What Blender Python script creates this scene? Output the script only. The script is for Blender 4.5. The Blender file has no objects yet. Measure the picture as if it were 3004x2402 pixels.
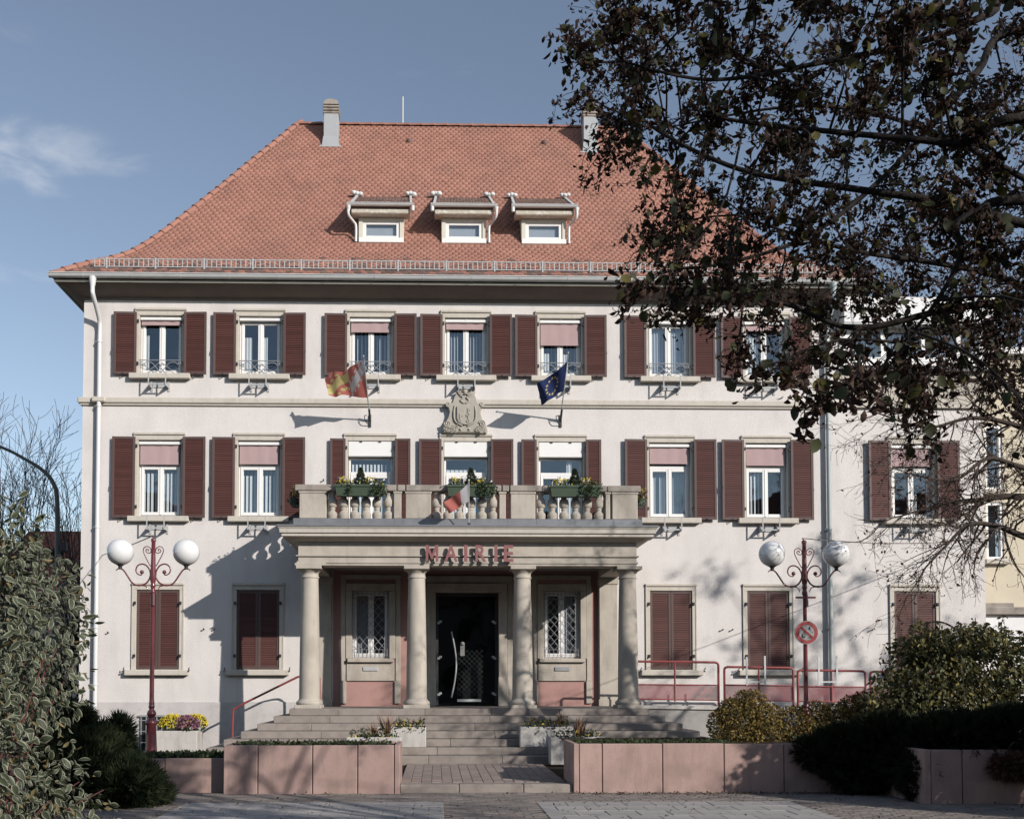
import bpy, bmesh, math, random
import numpy as np
from mathutils import Vector, Matrix

R = math.radians
rng = np.random.default_rng(7)
random.seed(7)
S = bpy.context.scene
COL = S.collection

# ------------------------------------------------------------------ camera, world, sun, exposure
cam_d = bpy.data.cameras.new('camera')
cam = bpy.data.objects.new('camera', cam_d)
COL.objects.link(cam)
cam.location = (-0.69, -24.1, 1.62)
cam.rotation_euler = (R(92.2), 0, R(-1.26))
cam_d.sensor_width = 36
cam_d.lens = 36.73
cam_d.shift_x = 0.0516
cam_d.shift_y = 0.229
cam_d.clip_end = 5000
S.camera = cam
CAM = np.array(cam.location)

SUN = Vector((0.630, -0.675, 0.384)).normalized()      # towards the sun: low, from behind and right of the camera
world = bpy.data.worlds.new('World')
S.world = world
world.use_nodes = True
nt = world.node_tree
nt.nodes.clear()
wout = nt.nodes.new('ShaderNodeOutputWorld')
wbg = nt.nodes.new('ShaderNodeBackground')
sky = nt.nodes.new('ShaderNodeTexSky')
sky.sky_type = 'NISHITA'
sky.sun_disc = False
sky.sun_elevation = R(22.6)
sky.sun_rotation = math.atan2(SUN.x, SUN.y)
sky.altitude = 200
sky.air_density = 1.0
sky.dust_density = 0.3
sky.ozone_density = 1.6
wbg.inputs['Strength'].default_value = 0.128
hs = nt.nodes.new('ShaderNodeHueSaturation')
hs.inputs['Saturation'].default_value = 0.80
nt.links.new(sky.outputs[0], hs.inputs['Color'])
# thin cirrus: stretched noise over the whole sky, densest in a wisp to the north-west
tc = nt.nodes.new('ShaderNodeTexCoord')
mp = nt.nodes.new('ShaderNodeMapping')
mp.inputs['Rotation'].default_value = (0, 0.25, 0.3)
mp.inputs['Scale'].default_value = (4.5, 4.5, 13.0)
nz = nt.nodes.new('ShaderNodeTexNoise')
nz.inputs['Scale'].default_value = 1.6
nz.inputs['Detail'].default_value = 8
nz.inputs['Roughness'].default_value = 0.58
nz.inputs['Distortion'].default_value = 0.6
nt.links.new(tc.outputs['Generated'], mp.inputs['Vector'])
nt.links.new(mp.outputs[0], nz.inputs['Vector'])
dp = nt.nodes.new('ShaderNodeVectorMath'); dp.operation = 'DISTANCE'
cd = Vector((-0.330, 0.840, 0.425)).normalized()
sq = nt.nodes.new('ShaderNodeVectorMath'); sq.operation = 'MULTIPLY'; sq.inputs[1].default_value = (1, 1, 2.6)
dp.inputs[1].default_value = (cd.x, cd.y, cd.z*2.6)
nt.links.new(tc.outputs['Generated'], sq.inputs[0]); nt.links.new(sq.outputs[0], dp.inputs[0])
mr = nt.nodes.new('ShaderNodeMapRange'); mr.interpolation_type = 'SMOOTHERSTEP'
mr.inputs['From Min'].default_value = 0.0
mr.inputs['From Max'].default_value = 0.17
mr.inputs['To Min'].default_value = 0.30
mr.inputs['To Max'].default_value = 0.0
nt.links.new(dp.outputs['Value'], mr.inputs['Value'])
ad = nt.nodes.new('ShaderNodeMath'); ad.operation = 'ADD'
nt.links.new(nz.outputs['Fac'], ad.inputs[0]); nt.links.new(mr.outputs[0], ad.inputs[1])
rp = nt.nodes.new('ShaderNodeMapRange'); rp.interpolation_type = 'SMOOTHSTEP'
rp.inputs['From Min'].default_value = 0.62
rp.inputs['From Max'].default_value = 1.02
rp.inputs['To Max'].default_value = 0.62
nt.links.new(ad.outputs[0], rp.inputs['Value'])
mx = nt.nodes.new('ShaderNodeMix'); mx.data_type = 'RGBA'
mx.inputs['B'].default_value = (6.2, 6.4, 6.8, 1)
nt.links.new(rp.outputs[0], mx.inputs['Factor'])
nt.links.new(hs.outputs[0], mx.inputs['A'])
nt.links.new(mx.outputs['Result'], wbg.inputs['Color'])
nt.links.new(wbg.outputs[0], wout.inputs[0])

sun_d = bpy.data.lights.new('sun', 'SUN')
sun_d.energy = 4.5
sun_d.angle = R(0.53)
sun_d.color = (1.0, 0.952, 0.90)
sun = bpy.data.objects.new('sun', sun_d)
COL.objects.link(sun)
sun.rotation_euler = (-SUN).to_track_quat('-Z', 'Y').to_euler()
sun.location = SUN * 60

S.view_settings.view_transform = 'Standard'
S.view_settings.look = 'None'
S.view_settings.exposure = 0.0
S.view_settings.gamma = 1.0
S.view_settings.use_curve_mapping = False
S.cycles.max_bounces = 8
S.cycles.diffuse_bounces = 1
S.cycles.transparent_max_bounces = 12

# ------------------------------------------------------------------ materials
MATS = {}
def mat(name, col, rough=0.75, var=0.12, scale=3.0, rnd=0.0, bump=0.0, bscale=60.0, metal=0.0, spec=0.4,
        coat=0.0, stain=None, stain_amt=0.0, stain_scale=(1, 1, 1), trans=0.0, detail=6):
    m = bpy.data.materials.new(name); MATS[name] = m
    m.use_nodes = True
    n = m.node_tree; L = n.links
    b = n.nodes['Principled BSDF']
    b.inputs['Roughness'].default_value = rough
    b.inputs['Metallic'].default_value = metal
    b.inputs['Specular IOR Level'].default_value = spec
    b.inputs['Coat Weight'].default_value = coat
    b.inputs['Coat Roughness'].default_value = 0.08
    t = n.nodes.new('ShaderNodeTexCoord')
    no = n.nodes.new('ShaderNodeTexNoise')
    no.inputs['Scale'].default_value = scale
    no.inputs['Detail'].default_value = detail
    no.inputs['Roughness'].default_value = 0.6
    L.new(t.outputs['Object'], no.inputs['Vector'])
    mm = n.nodes.new('ShaderNodeMix'); mm.data_type = 'RGBA'
    c = np.array(col[:3])
    mm.inputs['A'].default_value = (*np.clip(c * (1 - var * 2), 0, 1), 1)
    mm.inputs['B'].default_value = (*np.clip(c * (1 + var * 2), 0, 1), 1)
    L.new(no.outputs['Fac'], mm.inputs['Factor'])
    out = mm.outputs['Result']
    if stain is not None:
        mp = n.nodes.new('ShaderNodeMapping'); mp.inputs['Scale'].default_value = stain_scale
        L.new(t.outputs['Object'], mp.inputs['Vector'])
        n2 = n.nodes.new('ShaderNodeTexNoise'); n2.inputs['Scale'].default_value = 1.0; n2.inputs['Detail'].default_value = 7
        L.new(mp.outputs[0], n2.inputs['Vector'])
        r2 = n.nodes.new('ShaderNodeMapRange')
        r2.inputs['From Min'].default_value = 0.48; r2.inputs['From Max'].default_value = 0.78
        r2.inputs['To Max'].default_value = stain_amt
        L.new(n2.outputs['Fac'], r2.inputs['Value'])
        m2 = n.nodes.new('ShaderNodeMix'); m2.data_type = 'RGBA'
        m2.inputs['B'].default_value = (*stain, 1)
        L.new(r2.outputs[0], m2.inputs['Factor']); L.new(out, m2.inputs['A'])
        out = m2.outputs['Result']
    if rnd > 0:
        g = n.nodes.new('ShaderNodeNewGeometry'); oi = n.nodes.new('ShaderNodeObjectInfo')
        a = n.nodes.new('ShaderNodeMath'); a.operation = 'ADD'
        L.new(g.outputs['Random Per Island'], a.inputs[0]); L.new(oi.outputs['Random'], a.inputs[1])
        f = n.nodes.new('ShaderNodeMath'); f.operation = 'FRACT'; L.new(a.outputs[0], f.inputs[0])
        mr = n.nodes.new('ShaderNodeMapRange')
        mr.inputs['To Min'].default_value = 1 - rnd; mr.inputs['To Max'].default_value = 1 + rnd
        L.new(f.outputs[0], mr.inputs['Value'])
        h = n.nodes.new('ShaderNodeHueSaturation')
        L.new(mr.outputs[0], h.inputs['Value']); L.new(out, h.inputs['Color'])
        out = h.outputs['Color']
    L.new(out, b.inputs['Base Color'])
    if bump > 0:
        nb = n.nodes.new('ShaderNodeTexNoise'); nb.inputs['Scale'].default_value = bscale; nb.inputs['Detail'].default_value = 4
        L.new(t.outputs['Object'], nb.inputs['Vector'])
        bp = n.nodes.new('ShaderNodeBump'); bp.inputs['Strength'].default_value = bump; bp.inputs['Distance'].default_value = 0.02
        L.new(nb.outputs['Fac'], bp.inputs['Height']); L.new(bp.outputs[0], b.inputs['Normal'])
    if trans > 0:   # thin leaf: some light comes through
        tr = n.nodes.new('ShaderNodeBsdfTranslucent'); L.new(out, tr.inputs['Color'])
        ms = n.nodes.new('ShaderNodeMixShader'); ms.inputs[0].default_value = trans
        L.new(b.outputs[0], ms.inputs[1]); L.new(tr.outputs[0], ms.inputs[2])
        L.new(ms.outputs[0], n.nodes['Material Output'].inputs['Surface'])
    return m

def grime(m, col, amt, scale, lo=.5, hi=.75):
    n = m.node_tree; L = n.links; b = n.nodes['Principled BSDF']; src = b.inputs['Base Color'].links[0].from_socket
    t = n.nodes.new('ShaderNodeTexCoord'); mp = n.nodes.new('ShaderNodeMapping'); mp.inputs['Scale'].default_value = scale
    no = n.nodes.new('ShaderNodeTexNoise'); no.inputs['Scale'].default_value = 1; no.inputs['Detail'].default_value = 9; no.inputs['Roughness'].default_value = .65
    r = n.nodes.new('ShaderNodeMapRange'); r.inputs['From Min'].default_value = lo; r.inputs['From Max'].default_value = hi; r.inputs['To Max'].default_value = amt
    mx_ = n.nodes.new('ShaderNodeMix'); mx_.data_type = 'RGBA'; mx_.inputs['B'].default_value = (*col, 1)
    L.new(t.outputs['Object'], mp.inputs['Vector']); L.new(mp.outputs[0], no.inputs['Vector']); L.new(no.outputs['Fac'], r.inputs['Value'])
    L.new(r.outputs[0], mx_.inputs['Factor']); L.new(src, mx_.inputs['A']); L.new(mx_.outputs['Result'], b.inputs['Base Color'])

def glass_mat(name, tint, refl):
    m = bpy.data.materials.new(name); MATS[name] = m
    m.use_nodes = True; n = m.node_tree; L = n.links
    n.nodes.remove(n.nodes['Principled BSDF'])
    tr = n.nodes.new('ShaderNodeBsdfTransparent'); tr.inputs[0].default_value = (*tint, 1)
    gl = n.nodes.new('ShaderNodeBsdfGlossy'); gl.inputs['Roughness'].default_value = 0.03
    gl.inputs['Color'].default_value = (0.8, 0.92, 1, 1)
    fw = n.nodes.new('ShaderNodeLayerWeight'); fw.inputs['Blend'].default_value = 0.5
    lw = n.nodes.new('ShaderNodeMapRange'); lw.inputs['To Min'].default_value = refl; lw.inputs['To Max'].default_value = 0.75
    lw.inputs['From Min'].default_value = 0.25
    L.new(fw.outputs['Facing'], lw.inputs['Value'])
    no = n.nodes.new('ShaderNodeTexNoise'); no.inputs['Scale'].default_value = 1.1
    t = n.nodes.new('ShaderNodeTexCoord'); L.new(t.outputs['Object'], no.inputs['Vector'])
    bp = n.nodes.new('ShaderNodeBump'); bp.inputs['Strength'].default_value = 0.12; bp.inputs['Distance'].default_value = 0.1
    L.new(no.outputs['Fac'], bp.inputs['Height']); L.new(bp.outputs[0], gl.inputs['Normal'])
    ms = n.nodes.new('ShaderNodeMixShader')
    L.new(lw.outputs[0], ms.inputs[0]); L.new(tr.outputs[0], ms.inputs[1]); L.new(gl.outputs[0], ms.inputs[2])
    L.new(ms.outputs[0], n.nodes['Material Output'].inputs['Surface'])
    return m

STUCCO = mat('white_stucco', (0.685, 0.64, 0.605), 0.9, 0.06, 1.2, bump=0.55, bscale=55, spec=0.2,
             stain=(0.42, 0.38, 0.36), stain_amt=0.36, stain_scale=(1.7, 1.7, 0.6))
PLINTH = mat('plinth_render', (0.56, 0.52, 0.50), 0.9, 0.07, 2, bump=0.5, bscale=70, spec=0.2,
             stain=(0.3, 0.27, 0.25), stain_amt=0.4, stain_scale=(1.5, 1.5, 0.8))
TRIM = mat('cream_stone_trim', (0.55, 0.50, 0.43), 0.85, 0.06, 4, bump=0.2, bscale=80, spec=0.2)
STONE = mat('portico_sandstone', (0.47, 0.42, 0.355), 0.9, 0.10, 2.5, bump=0.35, bscale=50, spec=0.2,
            stain=(0.2, 0.17, 0.14), stain_amt=0.55, stain_scale=(2.2, 2.2, 1.0))
STONE_D = mat('weathered_stone', (0.33, 0.29, 0.25), 0.9, 0.16, 5, bump=0.4, bscale=40, spec=0.2,
              stain=(0.10, 0.09, 0.08), stain_amt=0.7, stain_scale=(4, 4, 3))
ARMS = mat('carved_stone', (0.40, 0.365, 0.31), 0.9, 0.12, 8, bump=0.3, bscale=60, spec=0.2)
PINK = mat('pink_sandstone', (0.42, 0.245, 0.215), 0.9, 0.09, 3, bump=0.3, bscale=60, spec=0.2,
           stain=(0.28, 0.2, 0.17), stain_amt=0.5, stain_scale=(2, 2, 1.2))
PANEL = mat('pink_concrete_panel', (0.40, 0.275, 0.24), 0.9, 0.11, 2.2, bump=0.3, bscale=120, spec=0.2, rnd=0.05,
            stain=(0.20, 0.15, 0.125), stain_amt=0.65, stain_scale=(2.5, 2.5, 2.0))
STEP = mat('step_stone', (0.29, 0.25, 0.22), 0.9, 0.10, 4, bump=0.3, bscale=80, spec=0.2, rnd=0.07,
           stain=(0.16, 0.13, 0.11), stain_amt=0.6, stain_scale=(3, 3, 3))
CONC = mat('pale_concrete', (0.52, 0.49, 0.45), 0.9, 0.08, 4, bump=0.25, bscale=90, spec=0.2,
           stain=(0.3, 0.28, 0.25), stain_amt=0.5, stain_scale=(6, 6, 1.5))
RAMPC = mat('ramp_concrete', (0.33, 0.31, 0.29), 0.9, 0.12, 3, bump=0.3, bscale=60, spec=0.2)
SHUT = mat('shutter_slats_brown', (0.086, 0.033, 0.027), 0.6, 0.10, 2.5, rnd=0.14, spec=0.35)
STILE = mat('shutter_frame_brown', (0.100, 0.064, 0.057), 0.55, 0.10, 3, rnd=0.10, spec=0.4)
WHITE = mat('white_window_paint', (0.80, 0.78, 0.75), 0.45, 0.03, 4, spec=0.4)
BLIND = mat('rose_blind_fabric', (0.42, 0.30, 0.295), 0.85, 0.05, 3, spec=0.1, bump=0.1, bscale=12)
CURT = mat('pale_curtain', (0.72, 0.71, 0.68), 0.9, 0.05, 3, spec=0.1)
CURTG = mat('grey_blind_slats', (0.40, 0.41, 0.42), 0.9, 0.05, 3, spec=0.1, rnd=0.25)
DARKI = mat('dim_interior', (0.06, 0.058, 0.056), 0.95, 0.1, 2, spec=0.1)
IRON = mat('dark_iron', (0.03, 0.03, 0.03), 0.5, 0.1, 8, spec=0.5)
GIRON = mat('grey_painted_iron', (0.33, 0.33, 0.34), 0.45, 0.06, 8, spec=0.5, metal=0.3)
ALU = mat('galvanised_metal', (0.50, 0.505, 0.50), 0.5, 0.08, 6, spec=0.4, metal=0.2)
GALV = mat('dull_galvanised_metal', (0.43, 0.43, 0.425), 0.6, 0.08, 6, spec=0.3)
ZINC = mat('zinc_sheet', (0.58, 0.585, 0.575), 0.5, 0.08, 4, spec=0.4, metal=0.1)
CHIM = mat('grey_sheet_chimney', (0.37, 0.385, 0.395), 0.5, 0.06, 4, spec=0.4)
LEAD = mat('lead_flashing', (0.20, 0.205, 0.215), 0.5, 0.18, 5, spec=0.5, metal=0.3)
PIPE = mat('white_downpipe', (0.66, 0.655, 0.64), 0.4, 0.04, 3, spec=0.5)
PIPE_G = mat('grey_downpipe', (0.36, 0.40, 0.40), 0.4, 0.05, 3, spec=0.5)
TILE = mat('terracotta_tile', (0.345, 0.167, 0.124), 0.8, 0.14, 1.4, rnd=0.06, spec=0.25, bump=0.15, bscale=90,
           stain=(0.20, 0.12, 0.095), stain_amt=0.45, stain_scale=(0.6, 0.6, 0.6))
TILE_OLD = mat('weathered_tile', (0.175, 0.115, 0.095), 0.85, 0.2, 3, rnd=0.25, spec=0.2, bump=0.15, bscale=90)
SOFFIT = mat('brown_soffit', (0.20, 0.165, 0.145), 0.8, 0.10, 3, spec=0.2, stain=(0.1, 0.085, 0.075), stain_amt=0.5, stain_scale=(0.8, 3, 3))
CREAM = mat('cream_paint', (0.62, 0.58, 0.49), 0.7, 0.05, 3, spec=0.3)
PEEL = mat('peeling_board', (0.50, 0.45, 0.37), 0.8, 0.12, 6, spec=0.2, stain=(0.75, 0.74, 0.7), stain_amt=0.9, stain_scale=(14, 14, 14))
REDP = mat('oxblood_gloss_paint', (0.14, 0.034, 0.040), 0.3, 0.06, 5, spec=0.5, coat=0.4)
REDR = mat('red_rail_paint', (0.25, 0.055, 0.054), 0.4, 0.06, 5, spec=0.45)
LETTER = mat('rose_letter_paint', (0.245, 0.10, 0.10), 0.5, 0.06, 6, spec=0.4)
OPAL = mat('opal_globe', (0.76, 0.75, 0.73), 0.22, 0.05, 2, spec=0.5, coat=0.5)
GREENB = mat('green_trough', (0.060, 0.085, 0.055), 0.5, 0.1, 5, spec=0.3)
GLASS = glass_mat('window_glass', (0.86, 0.90, 0.93), 0.15)
GLASSD = glass_mat('door_glass', (0.30, 0.31, 0.32), 0.045)
SLAB = mat('pale_paving_slab', (0.37, 0.345, 0.325), 0.9, 0.08, 3, bump=0.25, bscale=120, spec=0.2, rnd=0.07,
           stain=(0.25, 0.22, 0.2), stain_amt=0.5, stain_scale=(1.2, 1.2, 1.2))
PAVER = mat('brown_paver', (0.215, 0.185, 0.165), 0.9, 0.12, 4, bump=0.3, bscale=120, spec=0.2, rnd=0.16)
PAVER2 = mat('terrace_paver', (0.285, 0.23, 0.20), 0.9, 0.10, 4, bump=0.3, bscale=120, spec=0.2, rnd=0.10)
ASPH = mat('street_ground', (0.10, 0.088, 0.078), 0.95, 0.2, 5, bump=0.5, bscale=120, spec=0.2)
SOIL = mat('soil', (0.05, 0.036, 0.026), 0.95, 0.3, 12, bump=0.8, bscale=40, spec=0.1)
BARK = mat('linden_bark', (0.030, 0.025, 0.022), 0.9, 0.3, 9, bump=0.6, bscale=40, spec=0.15)
BARK2 = mat('grey_brown_bark', (0.075, 0.058, 0.048), 0.9, 0.25, 9, bump=0.4, bscale=40, spec=0.15)
STEM_R = mat('red_dogwood_stem', (0.085, 0.028, 0.022), 0.6, 0.15, 8, spec=0.3)
L_BROWN = mat('dry_brown_leaf', (0.058, 0.034, 0.025), 0.75, 0.2, 30, rnd=0.55, spec=0.2, trans=0.18)
L_GREEN = mat('olive_linden_leaf', (0.045, 0.050, 0.020), 0.6, 0.2, 30, rnd=0.45, spec=0.3, trans=0.3)
L_YELL = mat('yellowing_linden_leaf', (0.13, 0.11, 0.03), 0.6, 0.2, 30, rnd=0.3, spec=0.3, trans=0.35)
L_VAR_G = mat('variegated_leaf_green', (0.060, 0.075, 0.040), 0.55, 0.15, 40, rnd=0.25, spec=0.3, trans=0.2)
L_VAR_C = mat('variegated_leaf_cream', (0.33, 0.32, 0.245), 0.55, 0.1, 40, rnd=0.2, spec=0.3, trans=0.25)
L_VAR_O = mat('old_yellowed_leaf', (0.20, 0.16, 0.075), 0.6, 0.2, 40, rnd=0.4, spec=0.25, trans=0.25)
L_JUN = mat('juniper_green', (0.030, 0.040, 0.018), 0.8, 0.25, 20, rnd=0.5, spec=0.2, trans=0.1)
L_YEW = mat('yew_dark_green', (0.017, 0.021, 0.010), 0.8, 0.25, 20, rnd=0.5, spec=0.2, trans=0.1)
L_GOLD = mat('golden_spirea_leaf', (0.25, 0.18, 0.055), 0.7, 0.2, 30, rnd=0.5, spec=0.2, trans=0.3)
L_GOLD2 = mat('rusty_spirea_leaf', (0.16, 0.095, 0.035), 0.7, 0.2, 30, rnd=0.5, spec=0.2, trans=0.3)
L_WEEP = mat('weeping_tree_leaf', (0.095, 0.098, 0.045), 0.55, 0.2, 30, rnd=0.5, spec=0.35, trans=0.3)
L_WEEPY = mat('weeping_tree_yellow_leaf', (0.24, 0.20, 0.07), 0.6, 0.2, 30, rnd=0.4, spec=0.3, trans=0.3)
L_GRND = mat('ground_cover_leaf', (0.055, 0.075, 0.034), 0.7, 0.2, 30, rnd=0.5, spec=0.25, trans=0.2)
L_RED = mat('rust_red_foliage', (0.115, 0.055, 0.04), 0.8, 0.2, 20, rnd=0.5, spec=0.15, trans=0.15)
P_YEL = mat('yellow_petals', (0.70, 0.55, 0.06), 0.7, 0.1, 30, rnd=0.2, spec=0.2, trans=0.2)
P_PUR = mat('mauve_petals', (0.30, 0.14, 0.20), 0.7, 0.1, 30, rnd=0.3, spec=0.2, trans=0.2)
GRASSD = mat('dry_plume', (0.22, 0.13, 0.08), 0.85, 0.15, 30, rnd=0.3, spec=0.1)
F_RED = mat('flag_red', (0.60, 0.20, 0.17), 0.8, 0.04, 5, spec=0.1, trans=0.5)
F_YEL = mat('flag_yellow', (0.72, 0.62, 0.28), 0.8, 0.04, 5, spec=0.1, trans=0.5)
F_WHI = mat('flag_white', (0.66, 0.65, 0.66), 0.8, 0.04, 5, spec=0.1, trans=0.5)
F_BLU = mat('flag_blue', (0.030, 0.045, 0.13), 0.8, 0.06, 5, spec=0.1, trans=0.25)
F_STAR = mat('flag_star_gold', (0.55, 0.47, 0.22), 0.8, 0.04, 5, spec=0.1, trans=0.2)
YELW = mat('ochre_render', (0.60, 0.53, 0.405), 0.9, 0.06, 2, bump=0.3, bscale=60, spec=0.2)
WHW = mat('bright_white_render', (0.78, 0.765, 0.75), 0.9, 0.03, 2, bump=0.2, bscale=60, spec=0.2)
BEIGE = mat('beige_loggia_render', (0.50, 0.45, 0.385), 0.9, 0.06, 2, bump=0.3, bscale=60, spec=0.2)
ROOFR = mat('far_red_roof', (0.20, 0.075, 0.055), 0.85, 0.15, 3, spec=0.2, bump=0.3, bscale=20)
POLE = mat('pole_grey_green', (0.10, 0.105, 0.095), 0.5, 0.1, 6, spec=0.4)
WOOD = mat('brown_post', (0.13, 0.085, 0.06), 0.8, 0.15, 6, spec=0.2)
SIGN_R = mat('sign_red', (0.27, 0.035, 0.035), 0.4, 0.08, 6, spec=0.5)
SIGN_W = mat('sign_faded_white', (0.30, 0.30, 0.295), 0.4, 0.08, 6, spec=0.5)
BLACK = mat('black_paint', (0.012, 0.012, 0.012), 0.5, 0.1, 6, spec=0.4)
CABLE = mat('grey_cable', (0.16, 0.14, 0.13), 0.7, 0.1, 6, spec=0.2)

grime(STUCCO, (0.46, 0.43, 0.405), 0.16, (6, 6, .9)); grime(STUCCO, (0.52, 0.485, 0.46), 0.4, (28, 28, 28), .55, .72)
grime(PLINTH, (0.30, 0.28, 0.25), 0.5, (5, 5, 4)); grime(PANEL, (0.19, 0.155, 0.13), 0.45, (10, 10, 2.0)); grime(PANEL, (0.28, 0.20, 0.175), 0.5, (40, 40, 40), .52, .7)
grime(STONE, (0.27, 0.24, 0.205), 0.5, (8, 8, 1.6)); grime(STEP, (0.13, 0.11, 0.095), 0.45, (7, 7, 7)); grime(TRIM, (0.36, 0.33, 0.28), 0.5, (9, 9, 3))
grime(TILE, (0.17, 0.105, 0.085), 0.38, (1.5, 1.5, .35), .52, .75); grime(SLAB, (0.20, 0.185, 0.17), 0.5, (3, 3, 3)); grime(CONC, (0.33, 0.31, 0.28), 0.5, (12, 12, 3))

# ------------------------------------------------------------------ builders
SPLIT = {'plinth', 'pilaster', 'balustrade_pier', 'door_hinge', 'shutter_hinge', 'shutter_catch', 'shutter_stay', 'vertical_blind',
         'awning_clip', 'verge_trim', 'cement_collar', 'wall_stay'}
class MB:
    """collects boxes, tubes and lathes and links them as one mesh"""
    def __init__(s): s.v = []; s.f = []; s.m = []; s.mi = 0; s.sm = []
    def add(s, v, f, smooth=False):
        o = len(s.v); s.v += [tuple(p) for p in v]
        s.f += [tuple(i + o for i in q) for q in f]; s.m += [s.mi] * len(f); s.sm += [smooth] * len(f)
    def box(s, x0, x1, y0, y1, z0, z1):
        s.add([(x0,y0,z0),(x1,y0,z0),(x1,y1,z0),(x0,y1,z0),(x0,y0,z1),(x1,y0,z1),(x1,y1,z1),(x0,y1,z1)],
              [(0,3,2,1),(4,5,6,7),(0,1,5,4),(1,2,6,5),(2,3,7,6),(3,0,4,7)])
    def cbox(s, x0, x1, y0, y1, z0, z1, c=0.008):
        """box with chamfered edges"""
        c = min(c, (x1-x0)*.3, (y1-y0)*.3, (z1-z0)*.3)
        v = []; f = []; idx = {}
        xs, ys, zs = (x0, x1), (y0, y1), (z0, z1)
        for i in (0,1):
            for j in (0,1):
                for k in (0,1):
                    dx, dy, dz = (c if i == 0 else -c), (c if j == 0 else -c), (c if k == 0 else -c)
                    for a, p in (('x', (xs[i], ys[j]+dy, zs[k]+dz)), ('y', (xs[i]+dx, ys[j], zs[k]+dz)), ('z', (xs[i]+dx, ys[j]+dy, zs[k]))):
                        idx[i,j,k,a] = len(v); v.append(p)
        q = lambda *t: f.append(tuple(idx[a] for a in t))
        for i in (0,1):
            q((i,0,0,'x'),(i,1,0,'x'),(i,1,1,'x'),(i,0,1,'x')) if i else q((i,0,0,'x'),(i,0,1,'x'),(i,1,1,'x'),(i,1,0,'x'))
            q((0,i,0,'y'),(0,i,1,'y'),(1,i,1,'y'),(1,i,0,'y')) if i else q((0,i,0,'y'),(1,i,0,'y'),(1,i,1,'y'),(0,i,1,'y'))
            q((0,0,i,'z'),(1,0,i,'z'),(1,1,i,'z'),(0,1,i,'z')) if i else q((0,0,i,'z'),(0,1,i,'z'),(1,1,i,'z'),(1,0,i,'z'))
        for i in (0,1):
            for j in (0,1):
                q((i,j,0,'x'),(i,j,1,'x'),(i,j,1,'y'),(i,j,0,'y'))
                q((i,0,j,'x'),(i,1,j,'x'),(i,1,j,'z'),(i,0,j,'z'))
                q((0,i,j,'y'),(1,i,j,'y'),(1,i,j,'z'),(0,i,j,'z'))
                for k in (0,1): q((i,j,k,'x'),(i,j,k,'y'),(i,j,k,'z'))
        s.add(v, f)
    def quad(s, a, b, c, d): s.add([a, b, c, d], [(0,1,2,3)])
    def tube(s, pts, r, n=8, cap=True):
        pts = [np.array(p, float) for p in pts]; N = len(pts)
        rs = r if hasattr(r, '__len__') else [r]*N
        t0 = pts[1]-pts[0]; t0 /= np.linalg.norm(t0)+1e-9
        u = np.cross(t0, (0,0,1.) if abs(t0[2]) < .9 else (1.,0,0)); u /= np.linalg.norm(u)
        V = []
        for i in range(N):
            t = pts[min(i+1,N-1)]-pts[max(i-1,0)]; t /= np.linalg.norm(t)+1e-9
            u = u - t*np.dot(u,t); u /= np.linalg.norm(u)+1e-9; w = np.cross(t,u)
            for k in range(n):
                a = 2*math.pi*k/n; V.append(pts[i]+rs[i]*(math.cos(a)*u+math.sin(a)*w))
        Fc = [(i*n+k, i*n+(k+1)%n, (i+1)*n+(k+1)%n, (i+1)*n+k) for i in range(N-1) for k in range(n)]
        s.add(V, Fc, True)
        if cap:
            s.add(V[:n], [tuple(range(n-1,-1,-1))]); s.add(V[-n:], [tuple(range(n))])
    def lathe(s, prof, cx, cy, n=20, sq=0):
        """prof: (radius, z) from the bottom up"""
        V = [(cx+r*math.cos(2*math.pi*k/n), cy+r*math.sin(2*math.pi*k/n), z) for r, z in prof for k in range(n)]
        Fc = [(i*n+k, i*n+(k+1)%n, (i+1)*n+(k+1)%n, (i+1)*n+k) for i in range(len(prof)-1) for k in range(n)]
        s.add(V, Fc, True)
        s.add(V[:n], [tuple(range(n-1,-1,-1))]); s.add(V[-n:], [tuple(range(n))])
    def ball(s, c, r, n=16, m=10, sz=1.0):
        prof = [(max(1e-4, r*math.sin(math.pi*i/m)), c[2]-sz*r*math.cos(math.pi*i/m)) for i in range(m+1)]
        s.lathe(prof, c[0], c[1], n)
    def extrude_xz(s, poly, y0, y1, bev=0.0):
        """outline in the xz plane, front at y0, back at y1"""
        n = len(poly); cx = sum(p[0] for p in poly)/n; cz = sum(p[1] for p in poly)/n
        fr = [(p[0]+(cx-p[0])*bev, y0, p[1]+(cz-p[1])*bev) for p in poly]
        mid = [(p[0], y0+(y1-y0)*.35 if bev else y0, p[1]) for p in poly]
        bk = [(p[0], y1, p[1]) for p in poly]
        V = fr+mid+bk
        Fc = [tuple(range(n))]
        for a in (0, 1):
            if a == 0 and not bev: continue
            Fc += [(a*n+i, (a+1)*n+i, (a+1)*n+(i+1)%n, a*n+(i+1)%n) for i in range(n)]
        if not bev:
            pass
        s.add(V, Fc)
    def islands(s):
        """pieces that do not touch one another (boxes of their corners apart by over 2 mm)"""
        n = len(s.v); par = list(range(n))
        def find(a):
            while par[a] != a: par[a] = par[par[a]]; a = par[a]
            return a
        for f in s.f:
            for i in f[1:]: par[find(i)] = find(f[0])
        comp = {}
        for i in range(n): comp.setdefault(find(i), []).append(i)
        V = np.array(s.v); bb = [[V[c].min(0)-.001, V[c].max(0)+.001, c] for c in comp.values()]
        k = len(bb); p2 = list(range(k))
        def f2(a):
            while p2[a] != a: p2[a] = p2[p2[a]]; a = p2[a]
            return a
        for i in range(k):
            for j in range(i):
                if (bb[i][0] <= bb[j][1]).all() and (bb[j][0] <= bb[i][1]).all(): p2[f2(i)] = f2(j)
        out = {}
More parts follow.
